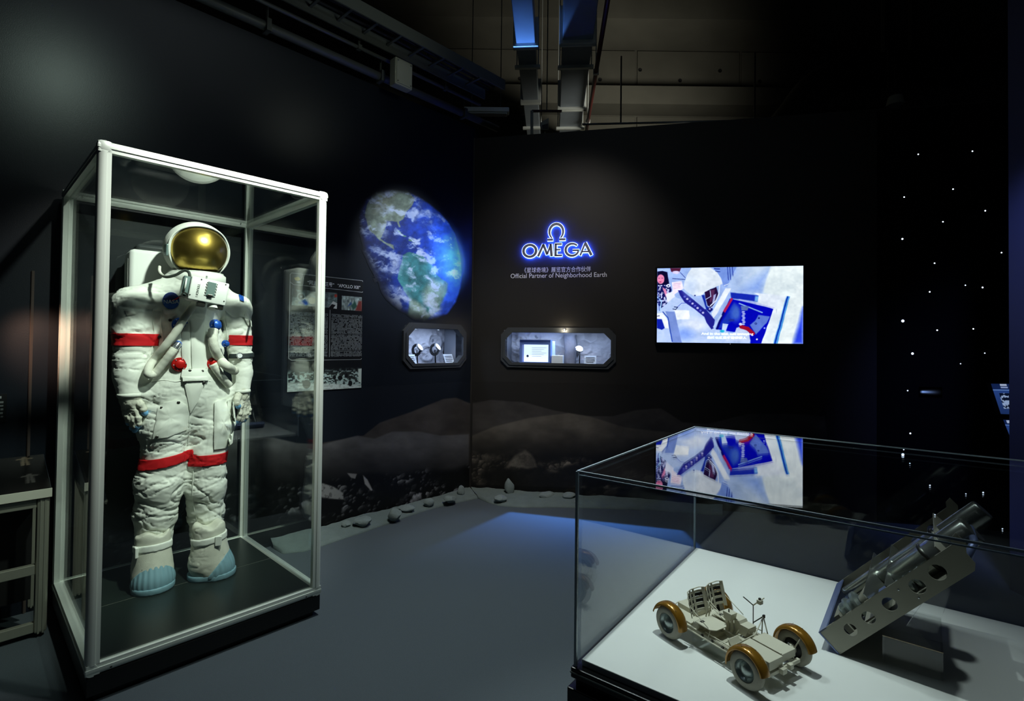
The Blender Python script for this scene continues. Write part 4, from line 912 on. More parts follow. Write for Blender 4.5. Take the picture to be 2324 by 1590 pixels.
ld = on_back(1281, 751, .03); t = frame_thing('niche_spotlight', 'tiny warm lit spotlight at the top edge of the right niche', 'light', ld, T)
mb = MB(); mb.lathe([(0, .0), (.011, .0), (.013, .02), (.0, .026)], (0, 0, 0), (0, 0, 1), 14); mb.obj('lamp_body', m_niche, t, True)
mb = MB(); mb.lathe([(0, -.006), (.008, -.004), (.010, .001)], (0, 0, 0), (0, 0, 1), 14); mb.obj('lamp_lens', mat('warm_led', (255, 236, 190), emit=(255, 226, 170), estr=9), t)
lamp('POINT', 'niche_led', ld + NB * .03 + Z * .01, ld, .9, (1.0, .86, .62), .01)
lamp('SPOT', 'niche_led_down', inr(sx(1284), .03, hr * .97), inr(sx(1300), .16, 0), 1.6, (1.0, .9, .74), .01, 100, .8)
for x, nm in ((.28, 'left'), (.68, 'right')):
    t = frame_thing('niche_downlight', 'small downlight in the ceiling of the left niche, %s one' % nm, 'light', inl(x, .10, hl - .012), D); mb = MB(); mb.lathe([(0, -.004), (.012, -.004), (.016, .0), (.016, .008)], (0, 0, 0), (0, 0, 1), 14); mb.obj('lamp_ring', m_steel, t)
    mb = MB(); mb.lathe([(0, -.005), (.010, -.005)], (0, 0, 0), (0, 0, 1), 12); mb.obj('lamp_lens', mat('cool_led', (230, 240, 255), emit=(210, 228, 255), estr=5), t)

# ------------------------------------------------------------------ star lights on the black part of the back wall
t = frame_thing('star_backing', 'black cloth-covered board carrying the small star lights', 'panel', on_back(1990, 1000, .001) * [1, 1, 0], T); mb = MB(); mb.bb((0, -.008, .02), (3.2, 0, 3.34)); mb.obj('backing_board', mat('star_cloth', (4, 4, 5), .9, spec=.1), t)
stars = [(2084, 350, 3), (2207, 343, 3), (2163, 429, 3), (2052, 447, 3), (2236, 478, 3.2), (2140, 503, 3), (2048, 542, 4), (2273, 573, 3), (2121, 597, 3), (2191, 647, 2.6), (2230, 652, 3.4), (2110, 662, 3.2), (2049, 728, 6), (2127, 749, 3.2), (2209, 746, 3), (2071, 802, 5), (2235, 801, 2.4), (2180, 825, 2.2), (2060, 886, 2.6), (2066, 983, 3.4), (2051, 1020, 2.4), (2065, 1051, 2.6)]
m_star = mat('star_led', (255, 255, 255), emit=(214, 232, 255), estr=3.0); m_ring = mat('star_ferrule', (16, 16, 18), .5)
hgt_words = ['uppermost', 'second highest', 'third highest', 'fourth highest', 'fifth highest', 'sixth highest', 'seventh highest', 'eighth highest', 'ninth highest', 'tenth highest', 'eleventh highest', 'twelfth highest', 'thirteenth highest', 'fourteenth highest', 'fifteenth highest', 'sixteenth highest', 'sixth lowest', 'fifth lowest', 'fourth lowest', 'third lowest', 'second lowest', 'lowest']
for i, k in enumerate(sorted(range(len(stars)), key=lambda k: stars[k][1])):
    x, y, r = stars[k]; P = on_back(x, y, .012); rr = r * .5 * 4.2 / FPX
    size = 'big bright' if r >= 5 else 'small'
    o = frame_thing('star_light', '%s white star light, %s on the black board' % (size, hgt_words[i]), 'light', P, T, 'star lights on the black board')
    mb = MB(); mb.lathe([(0, rr * .7), (rr * .7, rr * .5), (rr, 0)], (0, 0, 0), (0, -1, 0), 12); mb.obj('lens', m_star, o, True)
    mb = MB(); mb.lathe([(rr, 0), (rr * 1.5, 0), (rr * 1.5, -.004)], (0, 0, 0), (0, -1, 0), 12); mb.obj('ferrule', m_ring, o)
cp = on_back(2086, 900, .0155); t = frame_thing('comet_glow_patch', 'blue comet-shaped glow added on the black star board', 'light', cp, T); cw = .16  # soft glow on the wall, stood in by an added glowing strip
def comet(u, v, P):
    x, y = u / cw, v / .08; g = np.exp(-((y - .5) / (.10 + .10 * x)) ** 2) * np.clip((x - .03) / .12, 0, 1) * np.clip(1 - x, 0, 1) ** 1.4
    return g[..., None] * np.array([150, 190, 255.]) * 1.15
picture('glow_strip', (0, 0, 0), (1, 0, 0), (0, 0, 1), cw, .08, 40, 20, comet, mat('comet_glow', (0, 0, 0), vcol=True, vemit=1.0, rough=.9, spec=0), t)
mb = MB(); mb.bb((-.002, .0008, -.002), (cw + .002, .004, .082)); mb.obj('glow_backing', mat('star_cloth'), t)
# blue-lit reading panels by the partition
m_bp = mat('blue_panel_print', vcol=True, rough=.4, vemit=.55)
def panel(label, c, seed):
    P = [onpl(x, y, V(0, 3.9, 0), V(0, 1, 0)) for x, y in c]; t = thing('reading_panel', label, 'panel', P[0])
    e = [p - P[0] for p in P]; mb = MB(); mb.add([*(e), *[q + V(0, .03, 0) for q in e]], [(0, 1, 2, 3), (7, 6, 5, 4), (0, 4, 5, 1), (1, 5, 6, 2), (2, 6, 7, 3), (3, 7, 4, 0)]); mb.obj('panel_body', m_black, t)
    nu, nv = 80, 80; a, b = np.meshgrid(np.linspace(.02, .98, nu + 1), np.linspace(.03, .97, nv + 1))
    Q = (1 - b)[..., None] * ((1 - a)[..., None] * e[0] + a[..., None] * e[1]) + b[..., None] * ((1 - a)[..., None] * e[3] + a[..., None] * e[2]) - V(0, .002, 0)
    p = Paint(a, b, (46, 78, 150)); p.c *= (.75 + .4 * (1 - b))[..., None]
    p.c[b < .2] = (24, 44, 96); p.c[(abs(b - .22) < .012)] = (120, 160, 226)
    if seed == 1:
        p.c[(abs(a - .35) < .09) & (abs(b - .07) < .03)] = (200, 216, 250); p.c[(abs(a - .35) < .10) & (abs(b - .14) < .02)] = (160, 180, 230)
        z = (a > .16) & (a < .56) & (b > .32) & (b < .8); p.c[z] = np.where(fbm(a * 14, b * 14, seed=97)[..., None] > .5, np.array([170, 196, 240]), np.array([14, 24, 50]))[z]
        p.ell(.72, .86, .1, .09, (150, 180, 236), .02); p.ell(.72, .86, .07, .06, (30, 50, 110), .02)
    else:
        z = (np.mod(b, .1) < .05) & (a > .2) & (a < .85) & (b > .28) & (vn(a * 40, np.floor(b * 10), seed=98) > .3); p.c[z] = (160, 186, 240); p.c[(a > .1) & (a < .8) & (abs(b - .1) < .05)] = (190, 208, 246)
    i = np.arange((nu + 1) * (nv + 1)).reshape(nv + 1, nu + 1); q = np.stack([i[:-1, :-1], i[:-1, 1:], i[1:, 1:], i[1:, :-1]], -1).reshape(-1, 4)[:, ::-1]
    np_mesh('panel_print', Q.reshape(-1, 3), q, m_bp, t, False, lin(np.clip(p.c, 0, 255)).reshape(-1, 3))
panel('blue-lit slanted reading panel with small pictures beside the partition', [(2246, 868), (2330, 869), (2350, 944), (2270, 941)], 1)
panel('blue-lit slanted reading panel with text lines, the lower one', [(2274, 950), (2352, 952), (2372, 1016), (2299, 1012)], 2)
# ================================================================== tall glass case with the spacesuit
CW, CD, FB, ZB, ZTOP = .856, .99, .045, .1485, 2.1332
case = frame_thing('glass_display_case', 'tall aluminium framed glass case holding the white spacesuit', 'display case', A, D)
m_plinth = mat('black_plinth', (10, 11, 11), .45)
m_deck = mat('deck_green_black', (26, 34, 30), .32, noise=.1, nscale=5, spec=.4)
lo, hi = -FB, CW + FB; bk = CD + FB
mb = MB(); mb.bb((lo + .004, .004, .028), (hi - .004, bk - .004, ZB - FB), .004); mb.obj('plinth', m_plinth, case)
mb = MB(); mb.bb((lo + .03, .03, 0), (hi - .03, bk - .03, .028)); mb.obj('plinth_toe', m_plinth, case)
mb = MB(); mb.bb((.0, .032, ZB - .02), (CW, CD - .0, ZB + .001)); mb.obj('deck', m_deck, case)
mb = MB(); mb.bb((.0, CD * .53, ZB + .0008), (CW, CD * .53 + .0022, ZB + .0015)); sm = mb.obj('deck_seam', mat('seam_grey', (96, 100, 90), .5), case)
def post(cx, cy, sx, sy):
    r = .022; pts = []
    for a in np.linspace(180, 270, 9): pts.append((-FB + r + r * math.cos(math.radians(a)), r + r * math.sin(math.radians(a))))
    pts += [(-.016, 0), (-.016, .004), (0, .004), (0, .030), (-.016, .030), (-.016, FB - .016), (-.018, FB - .016), (-.018, FB), (-FB + .004, FB), (-FB + .004, FB - .016), (-FB, FB - .016)]
    pts = [(cx + sx * x, cy + sy * y) for x, y in pts]
    if sx * sy < 0: pts = pts[::-1]
    mb = MB(); mb.prism(pts, (0, 0, ZB - .004), (1, 0, 0), (0, 1, 0), ZTOP - ZB + .008)
    return mb.obj('post', m_alu, case, auto=35)
post(0, 0, 1, 1); post(CW, 0, -1, 1); post(0, bk, 1, -1); post(CW, bk, -1, -1)
def rail(name, p, q, outward, z0, top):                        # rails: round outer edge and a recessed lip
    p, q = np.array(p, float), np.array(q, float); ax = (q - p) / np.linalg.norm(q - p); o = np.array(outward, float); s = 1 if top else -1
    r = .02; prof = [(FB - r + r * math.cos(math.radians(a)), FB - r + r * math.sin(math.radians(a))) for a in np.linspace(0, 90, 8)]
    prof = [(FB - .030, 0), (FB - .004, 0), (FB - .004, .016), (FB, .016)] + prof + [(.018, FB), (.018, FB - .004), (0, FB - .004), (0, .03), (.006, .024), (.006, .014)]
    P = lambda a: (a[0], s * a[1])
    mb = MB(); k = len(prof)
    v0 = [p + o * P(a)[0] + Z * (z0 + P(a)[1]) for a in prof]; v1 = [v + (q - p) for v in v0]
    mb.add(v0 + v1, [tuple(range(k)), tuple(range(2 * k - 1, k - 1, -1))] + [(i, k + i, k + (i + 1) % k, (i + 1) % k) for i in range(k)])
    ob = mb.obj(name, m_alu, case)
    bm = bmesh.new(); bm.from_mesh(ob.data); bmesh.ops.recalc_face_normals(bm, faces=bm.faces); bm.to_mesh(ob.data); bm.free(); sharp(ob.data, 35)
    return ob
for nm, zz, top in (('bottom_rail', ZB, False), ('top_rail', ZTOP, True)):
    e = FB if top else FB
    rail(nm, (-FB + .002, FB, 0), (CW + FB - .002, FB, 0), (0, -1, 0), zz, top); rail(nm, (-FB + .002, CD, 0), (CW + FB - .002, CD, 0), (0, 1, 0), zz, top)
    rail(nm, (0, .002, 0), (0, bk - .002, 0), (-1, 0, 0), zz, top); rail(nm, (CW, .002, 0), (CW, bk - .002, 0), (1, 0, 0), zz, top)
for x, y in ((lo, 0), (hi, 0), (lo, bk), (hi, bk)):               # cast corner caps
    mb = MB(); cx = x + (.024 if x < 0 else -.024); cy = y + (.024 if y < .5 else -.024); mb.box((cx, cy, ZTOP + .024), (.049, .049, .046), None, .012); mb.obj('corner_cap', m_alu, case, auto=40)
m_screw = mat('dark_screw', (60, 62, 60), .4, .7)
for x in (.035, CW - .035):
    mb = MB(); mb.lathe([(0, .002), (.003, .0015), (.004, 0)], (x, -.0005, ZB - .030), (0, -1, 0), 8); mb.obj('screw', m_screw, case)
    mb = MB(); mb.lathe([(0, .002), (.003, .0015), (.004, 0)], (x, CD - .0005, ZTOP + .02), (0, -1, 0), 8); mb.obj('screw', m_screw, case)
g = .006
def pane(lo_, hi_):
    mb = MB(); mb.bb(lo_, hi_); o = mb.obj('glass_pane', m_glass, case); return o
pane((.001, .018, ZB), (CW - .001, .018 + g, ZTOP)); pane((.001, CD + .012, ZB), (CW - .001, CD + .012 + g, ZTOP))
pane((-.022, FB, ZB), (-.022 + g, CD, ZTOP)); pane((CW + .016, FB, ZB), (CW + .016 + g, CD, ZTOP)); pane((.0, FB, ZTOP + .016), (CW, CD, ZTOP + .016 + g))

# ================================================================== the spacesuit
SUITX, SUITY = .455, .63
SO = A + D * SUITX + N * SUITY + Z * (ZB + .001)
TH = math.radians(43.0); SX = V(math.cos(TH), math.sin(TH), 0); SF = V(math.sin(TH), -math.cos(TH), 0)    # wearer's left, facing
def S(px, py, y=0.0):                                         # picture point -> suit coordinates at depth y
    p = onpl(px, py, SO - SF * y, SF) - SO
    return np.array([p @ SX, y, p[2]])
SC_ = float(S(500, 700)[0] - S(400, 700)[0]) / 100             # metres per pixel on the suit plane
suit = thing('spacesuit', 'white spacesuit with gold visor and red bands standing in the tall glass case', 'spacesuit', SO, TH)
m_cloth = mat('suit_cloth', (226, 230, 220), .85, noise=.05, nscale=18, bump=.25, bscale=900, spec=.15, sheen=.1)
m_bandred = mat('red_band', (196, 28, 34), .75, bump=.2, bscale=700, spec=.2)
m_glove = mat('glove_cloth', (204, 205, 190), .85, noise=.15, nscale=30, bump=.4, bscale=500, spec=.1)
m_tip = mat('blue_fingertip', (116, 178, 226), .5); m_rub = mat('pale_blue_rubber', (122, 160, 172), .55, noise=.06, nscale=20)
m_gold = mat('gold_visor', (206, 176, 84), .34, 1.0, noise=.14, nscale=12, coat=.3)
m_blue = mat('blue_anodised', (38, 92, 190), .3, .35); m_redc = mat('red_anodised', (190, 24, 20), .28, .35); m_snap = mat('snap_metal', (70, 70, 66), .3, .8)
m_grey = mat('grey_panel', (112, 134, 130), .45, .2); m_hose = mat('hose_cloth', (214, 216, 202), .8, bump=.4, bscale=350, spec=.15)
m_strap = mat('dark_strap', (40, 48, 50), .6); m_snow = mat('suit_white', (232, 236, 230), .6)
def r_(px): return px * SC_
F = Field((-.42, -.27, .05), (.46, .27, 1.62), .0065)
def C(a, b, ra, rb, sy=1.0, k=.03): F.add(F.cone(S(*a), S(*b), r_(ra), r_(rb), sy), k)
# torso
F.add(F.cone(S(424, 700, .01), S(428, 790, .0), r_(72), r_(74), 1.18), 0); C((428, 790, 0), (426, 862, 0), 72, 76, 1.15, .05); C((425, 868, 0), (424, 900, 0), 78, 74, 1.1, .05)
C((400, 655, .01), (304, 692, .0), 36, 41, 1.0, .06); C((465, 655, .01), (540, 700, .02), 34, 33, 1.0, .06); C((447, 618, -.01), (440, 668, 0), 58, 62, 1.0, .05)
# arms
C((303, 690, 0), (302, 750, -.005), 41, 41, 1, .045); C((302, 750, -.005), (300, 812, -.01), 41, 38, 1, .02); C((300, 812, -.01), (298, 852, -.02), 38, 36, 1, .02); C((298, 852, -.02), (299, 892, -.04), 36, 29, 1, .02)
C((540, 700, .02), (541, 760, .01), 33, 33, 1, .045); C((541, 760, .01), (547, 812, 0), 32, 29, 1, .02); C((547, 812, 0), (550, 846, -.02), 26, 25, 1, .015); C((550, 846, -.02), (549, 886, -.05), 25, 20, 1, .015)
# legs
C((377, 900, 0), (374, 965, -.01), 60, 57, 1, .06); C((374, 965, -.01), (373, 1036, -.02), 56, 47, 1, .03); C((373, 1036, -.02), (364, 1090, -.01), 46, 54, 1, .02); C((364, 1090, -.01), (353, 1165, .01), 53, 45, 1, .03); C((353, 1165, .01), (348, 1232, .02), 43, 40, 1, .03)
C((477, 905, 0), (479, 965, -.01), 52, 52, 1, .06); C((479, 965, -.01), (467, 1034, -.02), 52, 45, 1, .03); C((467, 1034, -.02), (466, 1090, -.01), 45, 47, 1, .02); C((466, 1090, -.01), (468, 1165, .02), 47, 43, 1, .03); C((468, 1165, .02), (470, 1212, .03), 42, 38, 1, .03)
v, q = F.mesh(); nrm = vnormals(v, q)
for _ in range(2):                                             # relax the voxel steps
    acc = np.zeros_like(v); cnt = np.zeros(len(v))
    for k in range(4):
        for o in (1, 3): np.add.at(acc, q[:, k], v[q[:, (k + o) % 4]]); np.add.at(cnt, q[:, k], 1)
    v = .4 * v + .6 * acc / cnt[:, None]
smooth_v = v.copy(); nrm = vnormals(v, q)
x, y, z = v.T; zr = z
limb = np.clip((np.abs(x - S(428, 800)[0]) - .10) / .06, 0, 1); legs = np.clip((.86 - z) / .06, 0, 1); L = np.maximum(limb, legs)
w1 = fbm(x * 3, y * 3, z * 3, 3, 101) - .5
n1 = vn(x * 5 + 2 * w1, y * 5, z * 21 + 3.5 * w1 + x * 5, 102); n2 = vn(x * 7 + 3 * w1, y * 7, z * 36 - x * 10 + 3.5 * w1, 103); n3 = vn(x * 17 + 4 * w1, y * 17, z * 52 + x * 14, 107)
crease = np.clip(1 - np.abs(n1 - .5) / .055, 0, 1) ** 1.2; crease2 = np.clip(1 - np.abs(n2 - .5) / .06, 0, 1) ** 1.2; crease3 = np.clip(1 - np.abs(n3 - .5) / .08, 0, 1)
puff = fbm(x * 7, y * 7, z * 16, 3, 104) - .5
fore = ((z > S(299, 893)[2]) & (z < S(299, 838)[2]) & (limb > .5)); calm = np.where(fore, .25, 1.0)
up_arm = limb * (z > S(300, 800)[2]); soft = 1 - .25 * up_arm
dis = puff * (.008 + .011 * L) - (.0022 + .0070 * L) * crease * soft - (.0014 + .0040 * L) * crease2 * soft - .0016 * crease3
# seams of the sleeves and leggings
dis -= .004 * np.exp(-((x - S(462, 1000)[0] - .02 * np.sin(z * 8)) / .004) ** 2) * (z < .86) * (y < 0) * .6
v = v + nrm * (dis * calm)[:, None]
body = np_mesh('suit_body', v, q, m_cloth, suit, True)
bvh = BVHTree.FromPolygons([tuple(p) for p in v], [tuple(int(i) for i in f) for f in q])
bvs = BVHTree.FromPolygons([tuple(p) for p in smooth_v], [tuple(int(i) for i in f) for f in q])
VD = Vector(tuple((np.array([(SO - CAM) @ SX, -(SO - CAM) @ SF, 0])))).normalized()     # roughly the viewing direction, level
def onbody(px, py, off=0.0, tree=None):                        # point of the suit seen at that place from the front
    p = Vector(S(px, py, 0.0)); d = Vector(S(px, py, .1)) - Vector(S(px, py, -.1)); d.normalize()
    h = (tree or bvh).ray_cast(p - d * .6, d)
    r = h[0] if h[0] is not None else Vector(S(px, py, -.12))
    return np.array(r - d * off)
def patch(name, poly, m, th=.004, rings=6, per=4, parent=None, puffy=.0, tree=None, lift=0.0):
    pts = []
    n = len(poly)
    for i in range(n):
        for k in range(per): t = k / per; pts.append((poly[i][0] * (1 - t) + poly[(i + 1) % n][0] * t, poly[i][1] * (1 - t) + poly[(i + 1) % n][1] * t))
    cx, cy = np.mean(pts, 0); m_ = len(pts); vs = [onbody(cx, cy, th + puffy + lift, tree)]; fs = []
    lv = [(j / rings, th + lift + puffy * (1 - (j / rings) ** 2)) for j in range(1, rings + 1)] + [(1.0, -.004)]
    for t, o in lv:
        for p in pts: vs.append(onbody(cx + (p[0] - cx) * t, cy + (p[1] - cy) * t, o, tree))
    for k in range(m_): fs.append((0, 1 + (k + 1) % m_, 1 + k))
    for j in range(len(lv) - 1):
        for k in range(m_): a = 1 + j * m_; b = a + m_; fs.append((a + k, a + (k + 1) % m_, b + (k + 1) % m_, b + k))
    o = mesh_obj(name, vs, fs, m, parent or suit); bm = bmesh.new(); bm.from_mesh(o.data); bmesh.ops.recalc_face_normals(bm, faces=bm.faces); bm.to_mesh(o.data); bm.free(); sharp(o.data, 50); return o
def circ(cx, cy, rx, ry=None, n=20): return [(cx + rx * math.cos(a), cy + (ry or rx) * math.sin(a)) for a in np.linspace(0, 2 * PI, n, endpoint=False)]
def band(name, cpx, pxr, y0, y1, m, off=.004, tilt=0.0, lab=None):       # strip of the suit surface around a limb between two heights
    bm = bmesh.new(); c = S(cpx, (y0 + y1) / 2)
    zc = c[2]; h = abs(S(cpx, y0)[2] - S(cpx, y1)[2]) / 2
    sel = (np.abs(smooth_v[:, 0] - c[0]) < r_(pxr)) & (np.abs(v[:, 2] - zc) < h + .06)
    base = v * .55 + smooth_v * .45 + nrm * off
    mp = {}
    for i in np.nonzero(sel)[0]: mp[i] = bm.verts.new(base[i])
    for f in q[np.all(sel[q], axis=1)]:
        try: bm.faces.new([mp[i] for i in f])
        except ValueError: pass
    up = Vector((tilt, 0, 1)).normalized()
    bmesh.ops.bisect_plane(bm, geom=bm.verts[:] + bm.edges[:] + bm.faces[:], plane_co=(c[0], 0, zc + h), plane_no=up, clear_outer=True)
    bmesh.ops.bisect_plane(bm, geom=bm.verts[:] + bm.edges[:] + bm.faces[:], plane_co=(c[0], 0, zc - h), plane_no=-up, clear_outer=True)
    me = bpy.data.meshes.new(name); bm.to_mesh(me); bm.free(); me.shade_smooth(); me.materials.append(m)
    o = link(bpy.data.objects.new(name, me), suit); s = o.modifiers.new('thick', 'SOLIDIFY'); s.thickness = .004; s.offset = -1
    return o
band('arm_band', 302, 48, 757, 784, m_bandred); band('arm_band', 547, 34, 761, 783, m_bandred)
band('knee_band', 373, 56, 1027, 1049, m_bandred, .005, -.14); band('knee_band', 467, 47, 1024, 1048, m_bandred, .005, .02)
band('watch_strap', 549, 32, 801, 811, m_strap, .006, -.06)

# boots
def boot(toe, ankle, toe_c):
    tw_ = onz(*toe, ZB + .001); an = onz(*ankle, ZB + .24); loc = lambda P: np.array([(P - SO) @ SX, -((P - SO) @ SF), P[2] - SO[2]])
    t_, a_ = loc(tw_), loc(an); d = (t_ - a_) * [1, 1, 0]; d /= np.linalg.norm(d); s = np.array([-d[1], d[0], 0]); heel = a_ * [1, 1, 0] - d * .105; Lb = float((t_ - heel) @ d); print('boot length', Lb); q_ = Lb - .11
    e = bpy.data.objects.new('boot', None)
    def W(f, l, z): return heel + d * f + s * l + Z * z
    lo_ = np.minimum(heel, t_) - .16; hi_ = np.maximum(heel, t_) + .16
    def field(h): return Field((lo_[0], lo_[1], -.02), (hi_[0], hi_[1], .33), h)
    G = field(.0055)
    G.add(G.cone(W(.09, 0, .075), W(q_, 0, .042), .074, .084, 1), 0); G.add(G.cone(W(.11, 0, .10), a_ * [1, 1, 0] + Z * .25, .078, r_(37), 1), .05); G.add(G.cone(W(.12, 0, .13), W(q_ - .02, 0, .050), .066, .062, 1), .05)
    G.cut(.012 - G.Z); G.cut(G.Z - .275 - .012 * np.sin(G.X * 60))
    P = np.stack([G.X, G.Y, G.Z], -1) - heel; f_ = P @ d; core = G.d.copy()
    bv, bq = G.mesh(); bn = vnormals(bv, bq); w = fbm(bv[:, 0] * 12, bv[:, 1] * 12, bv[:, 2] * 26, 3, 121) - .5
    cr_ = np.clip(1 - np.abs(vn(bv[:, 0] * 14, bv[:, 1] * 14, bv[:, 2] * 42, 122) - .5) / .1, 0, 1); bv = bv + bn * ((w * .010 - .003 * cr_) * np.clip((q_ - (bv - heel) @ d) / .05, .1, 1))[:, None]
    o = np_mesh('boot', bv, bq, m_glove, suit, True); o['label'] = 'grey-white overshoe with blue rubber toe cap'
    # sole and toe cap grow from the same solid
    G.d = core - .006; G.cut(G.Z - .024); G.cut(-.001 - G.Z); G2 = field(.0055)
    base = np.minimum(G2.cone(W(.09, 0, .02), W(q_ + .005, 0, .02), .081, .094, 1), 9); G2.d = np.maximum(base, np.maximum(G2.Z - .030, .0 - G2.Z)).astype(np.float32)
    sv, sq = G2.mesh(); np_mesh('boot_sole', sv, sq, m_rub, o, True)
    G3 = field(.0038); G3.add(G3.cone(W(.09, 0, .075), W(q_, 0, .042), .074, .084, 1), 0); G3.add(G3.cone(W(.12, 0, .13), W(q_ - .02, 0, .050), .066, .062, 1), .05); P = np.stack([G3.X, G3.Y, G3.Z], -1) - heel
    f_ = P @ d; l_ = P @ s; ang = np.arctan2(l_, f_ - q_ + .09); cut_ = q_ - .02 + .8 * np.maximum(G3.Z - .03, 0); G3.d = G3.d - .0085 - .0013 * np.cos(ang * 44) * np.clip((f_ - cut_ - .004) / .012, 0, 1)
    G3.cut((.012 - G3.Z).astype(np.float32)); G3.cut((cut_ - f_).astype(np.float32)); tv_, tq = G3.mesh(); np_mesh('toe_cap', tv_, tq, m_rub, o, True)
    # ankle strap with buckle
    G4 = field(.005); c4 = a_ * [1, 1, 0]; G4.add(G4.cone(W(.11, 0, .10), c4 + Z * .25, .085, r_(37) + .007, 1), 0); P = np.stack([G4.X, G4.Y, G4.Z], -1) - c4
    zz = P[..., 2] - .206 - .12 * (P @ d); G4.cut((np.abs(zz) - .017).astype(np.float32)); a4, q4 = G4.mesh(); np_mesh('ankle_strap', a4, q4, m_cloth, o, True)
    R = Matrix((Vector(s), Vector(d), Vector((0, 0, 1)))).transposed(); mb = MB(); mb.box(c4 + d * .075 + s * -.035 + Z * .112, (.04, .012, .024), R); mb.obj('instep_buckle', m_snap, o)
    mb = MB(); mb.box(c4 + d * .055 - s * .075 + Z * .205, (.014, .03, .05), R, .003); mb.obj('strap_keeper', m_cloth, o)
    return o
boot((356, 1352), (347, 1222), 0); boot((541, 1297), (474, 1204), 1)

# gloves: palm, four fingers of different lengths and a thumb
def glove(wrist, palm, fingers, thumb, lab):
    P3 = lambda a: S(*a)
    allp = [P3(wrist), *[P3(f) for fi in fingers for f in fi], *[P3(t) for t in thumb]]; lo_ = np.min(allp, 0) - .055; hi_ = np.max(allp, 0) + .05
    G = Field(lo_, hi_, .0032); pw = P3(wrist)
    G.add(G.cone(P3((wrist[0], wrist[1] - 8, wrist[2])), P3(wrist), r_(palm[0]), r_(palm[0] * .92)), 0)
    for i, f in enumerate(fingers):
        k = [P3(p) for p in f]; G.add(G.cone(pw + (k[0] - pw) * .15, k[0], r_(palm[0] * .62), .0155), .014)
    for i, f in enumerate(fingers):
        k = [P3(p) for p in f]; rr = [.0145, .0135, .0125, .0115]
        for j in range(len(k) - 1): G.add(G.cone(k[j], k[j + 1], rr[j], rr[j + 1]), .005)
    k = [P3(p) for p in thumb]; rr = [.021, .0165, .0142, .013]
    for j in range(len(k) - 1): G.add(G.cone(k[j], k[j + 1], rr[j], rr[j + 1]), .006)
    gv, gq = G.mesh(); gn = vnormals(gv, gq); c_ = np.clip(1 - np.abs(vn(gv[:, 0] * 40, gv[:, 1] * 40, gv[:, 2] * 85, 131) - .5) / .12, 0, 1)
    gv = gv + gn * ((fbm(gv[:, 0] * 45, gv[:, 1] * 45, gv[:, 2] * 60, 2, 132) - .5) * .005 - .0022 * c_)[:, None]
    o = np_mesh('glove', gv, gq, m_glove, suit, True); o['label'] = lab
    for ch in [*fingers, thumb]:
        a, b = P3(ch[-2]), P3(ch[-1]); d = (b - a) / np.linalg.norm(b - a); r = .0148 if ch is thumb else .0132
        mb = MB(); mb.lathe([(r * .98, -.012), (r, -.004), (r * .96, .003), (r * .75, .009), (r * .4, .0125), (0, .0135)], b, d, 16); mb.obj('fingertip', m_tip, o, True)
    mb = MB(); c0 = P3((wrist[0], wrist[1] - 9, wrist[2])); d = pw - c0; d /= np.linalg.norm(d); rr = r_(palm[0]); mb.lathe([(rr * .8, -.014), (rr + .004, -.010), (rr + .005, .004), (rr * .9, .008)], c0, d, 24); mb.obj('cuff_ring', m_cloth, o, True)
glove((299, 905, -.045), (27,), [[(309, 931, -.075), (315, 949, -.085), (315, 961, -.08), (311, 969, -.07)], [(300, 935, -.06), (306, 954, -.07), (308, 967, -.065), (306, 976, -.055)],
       [(291, 933, -.045), (296, 951, -.055), (300, 963, -.05), (300, 971, -.04)], [(283, 927, -.03), (286, 943, -.04), (290, 953, -.035), (292, 960, -.025)]], [(308, 906, -.065), (320, 918, -.09), (326, 928, -.095), (329, 937, -.09)], 'grey-white glove with blue fingertips, wearer right hand')
glove((549, 897, -.055), (19,), [[(545, 922, -.085), (545, 938, -.095), (542, 949, -.09), (538, 957, -.08)], [(552, 924, -.065), (553, 940, -.072), (550, 951, -.066), (546, 956, -.055)],
       [(558, 922, -.045), (560, 936, -.05), (558, 946, -.045), (554, 953, -.035)], [(562, 917, -.025), (565, 929, -.03), (564, 938, -.026), (561, 944, -.018)]], [(540, 898, -.085), (537, 908, -.115), (538, 915, -.12), (541, 922, -.115)], 'grey-white glove with blue fingertips, wearer left hand')

# helmet: shell open at the front, gold visor, rim
HC = S(447, 569, -.01); HR = np.array([r_(70), r_(80), r_(70)]); yaw, pit = .08, .10
HM = Matrix.Rotation(yaw, 3, 'Z') @ Matrix.Rotation(pit, 3, 'X')
def hpt(phi, psi, k=1.0):
    p = Vector((HR[0] * math.sin(phi) * math.cos(psi), -HR[1] * math.cos(phi), HR[2] * math.sin(phi) * math.sin(psi))) * k
    return Vector(HC) + HM @ p
def alpha(psi):
    c, s = math.cos(psi), math.sin(psi); a, b = 1.26, (1.0 if s > 0 else 1.22)
    return 1 / ((abs(c) / a) ** 2.4 + (abs(s) / b) ** 2.4) ** (1 / 2.4)
n = 56; vs = []; fs = []; prof = [(-.035, .93), (-.03, .985), (0, 1.0), (.03, 1.035), (.08, 1.045)] + [(None, t) for t in np.linspace(.08, 1, 16)[1:]]
for i, pf in enumerate(prof):
    for k in range(n):
        psi = 2 * PI * k / n; al = alpha(psi)
        if pf[0] is not None: vs.append(hpt(al + pf[0], psi, pf[1]))
        else: vs.append(hpt(al + .08 + (PI - al - .08) * (pf[1] - .08) / .92, psi, 1.045 + .02 * pf[1]))
for i in range(len(prof) - 1):
    for k in range(n): fs.append((i * n + k, (i + 1) * n + k, (i + 1) * n + (k + 1) % n, i * n + (k + 1) % n))
hel = mesh_obj('helmet_shell', vs, fs, m_cloth, suit, True); hel['label'] = 'white fabric covered helmet shell'
vs = [hpt(0, 0, .985)]; fs = []; R_n = 22
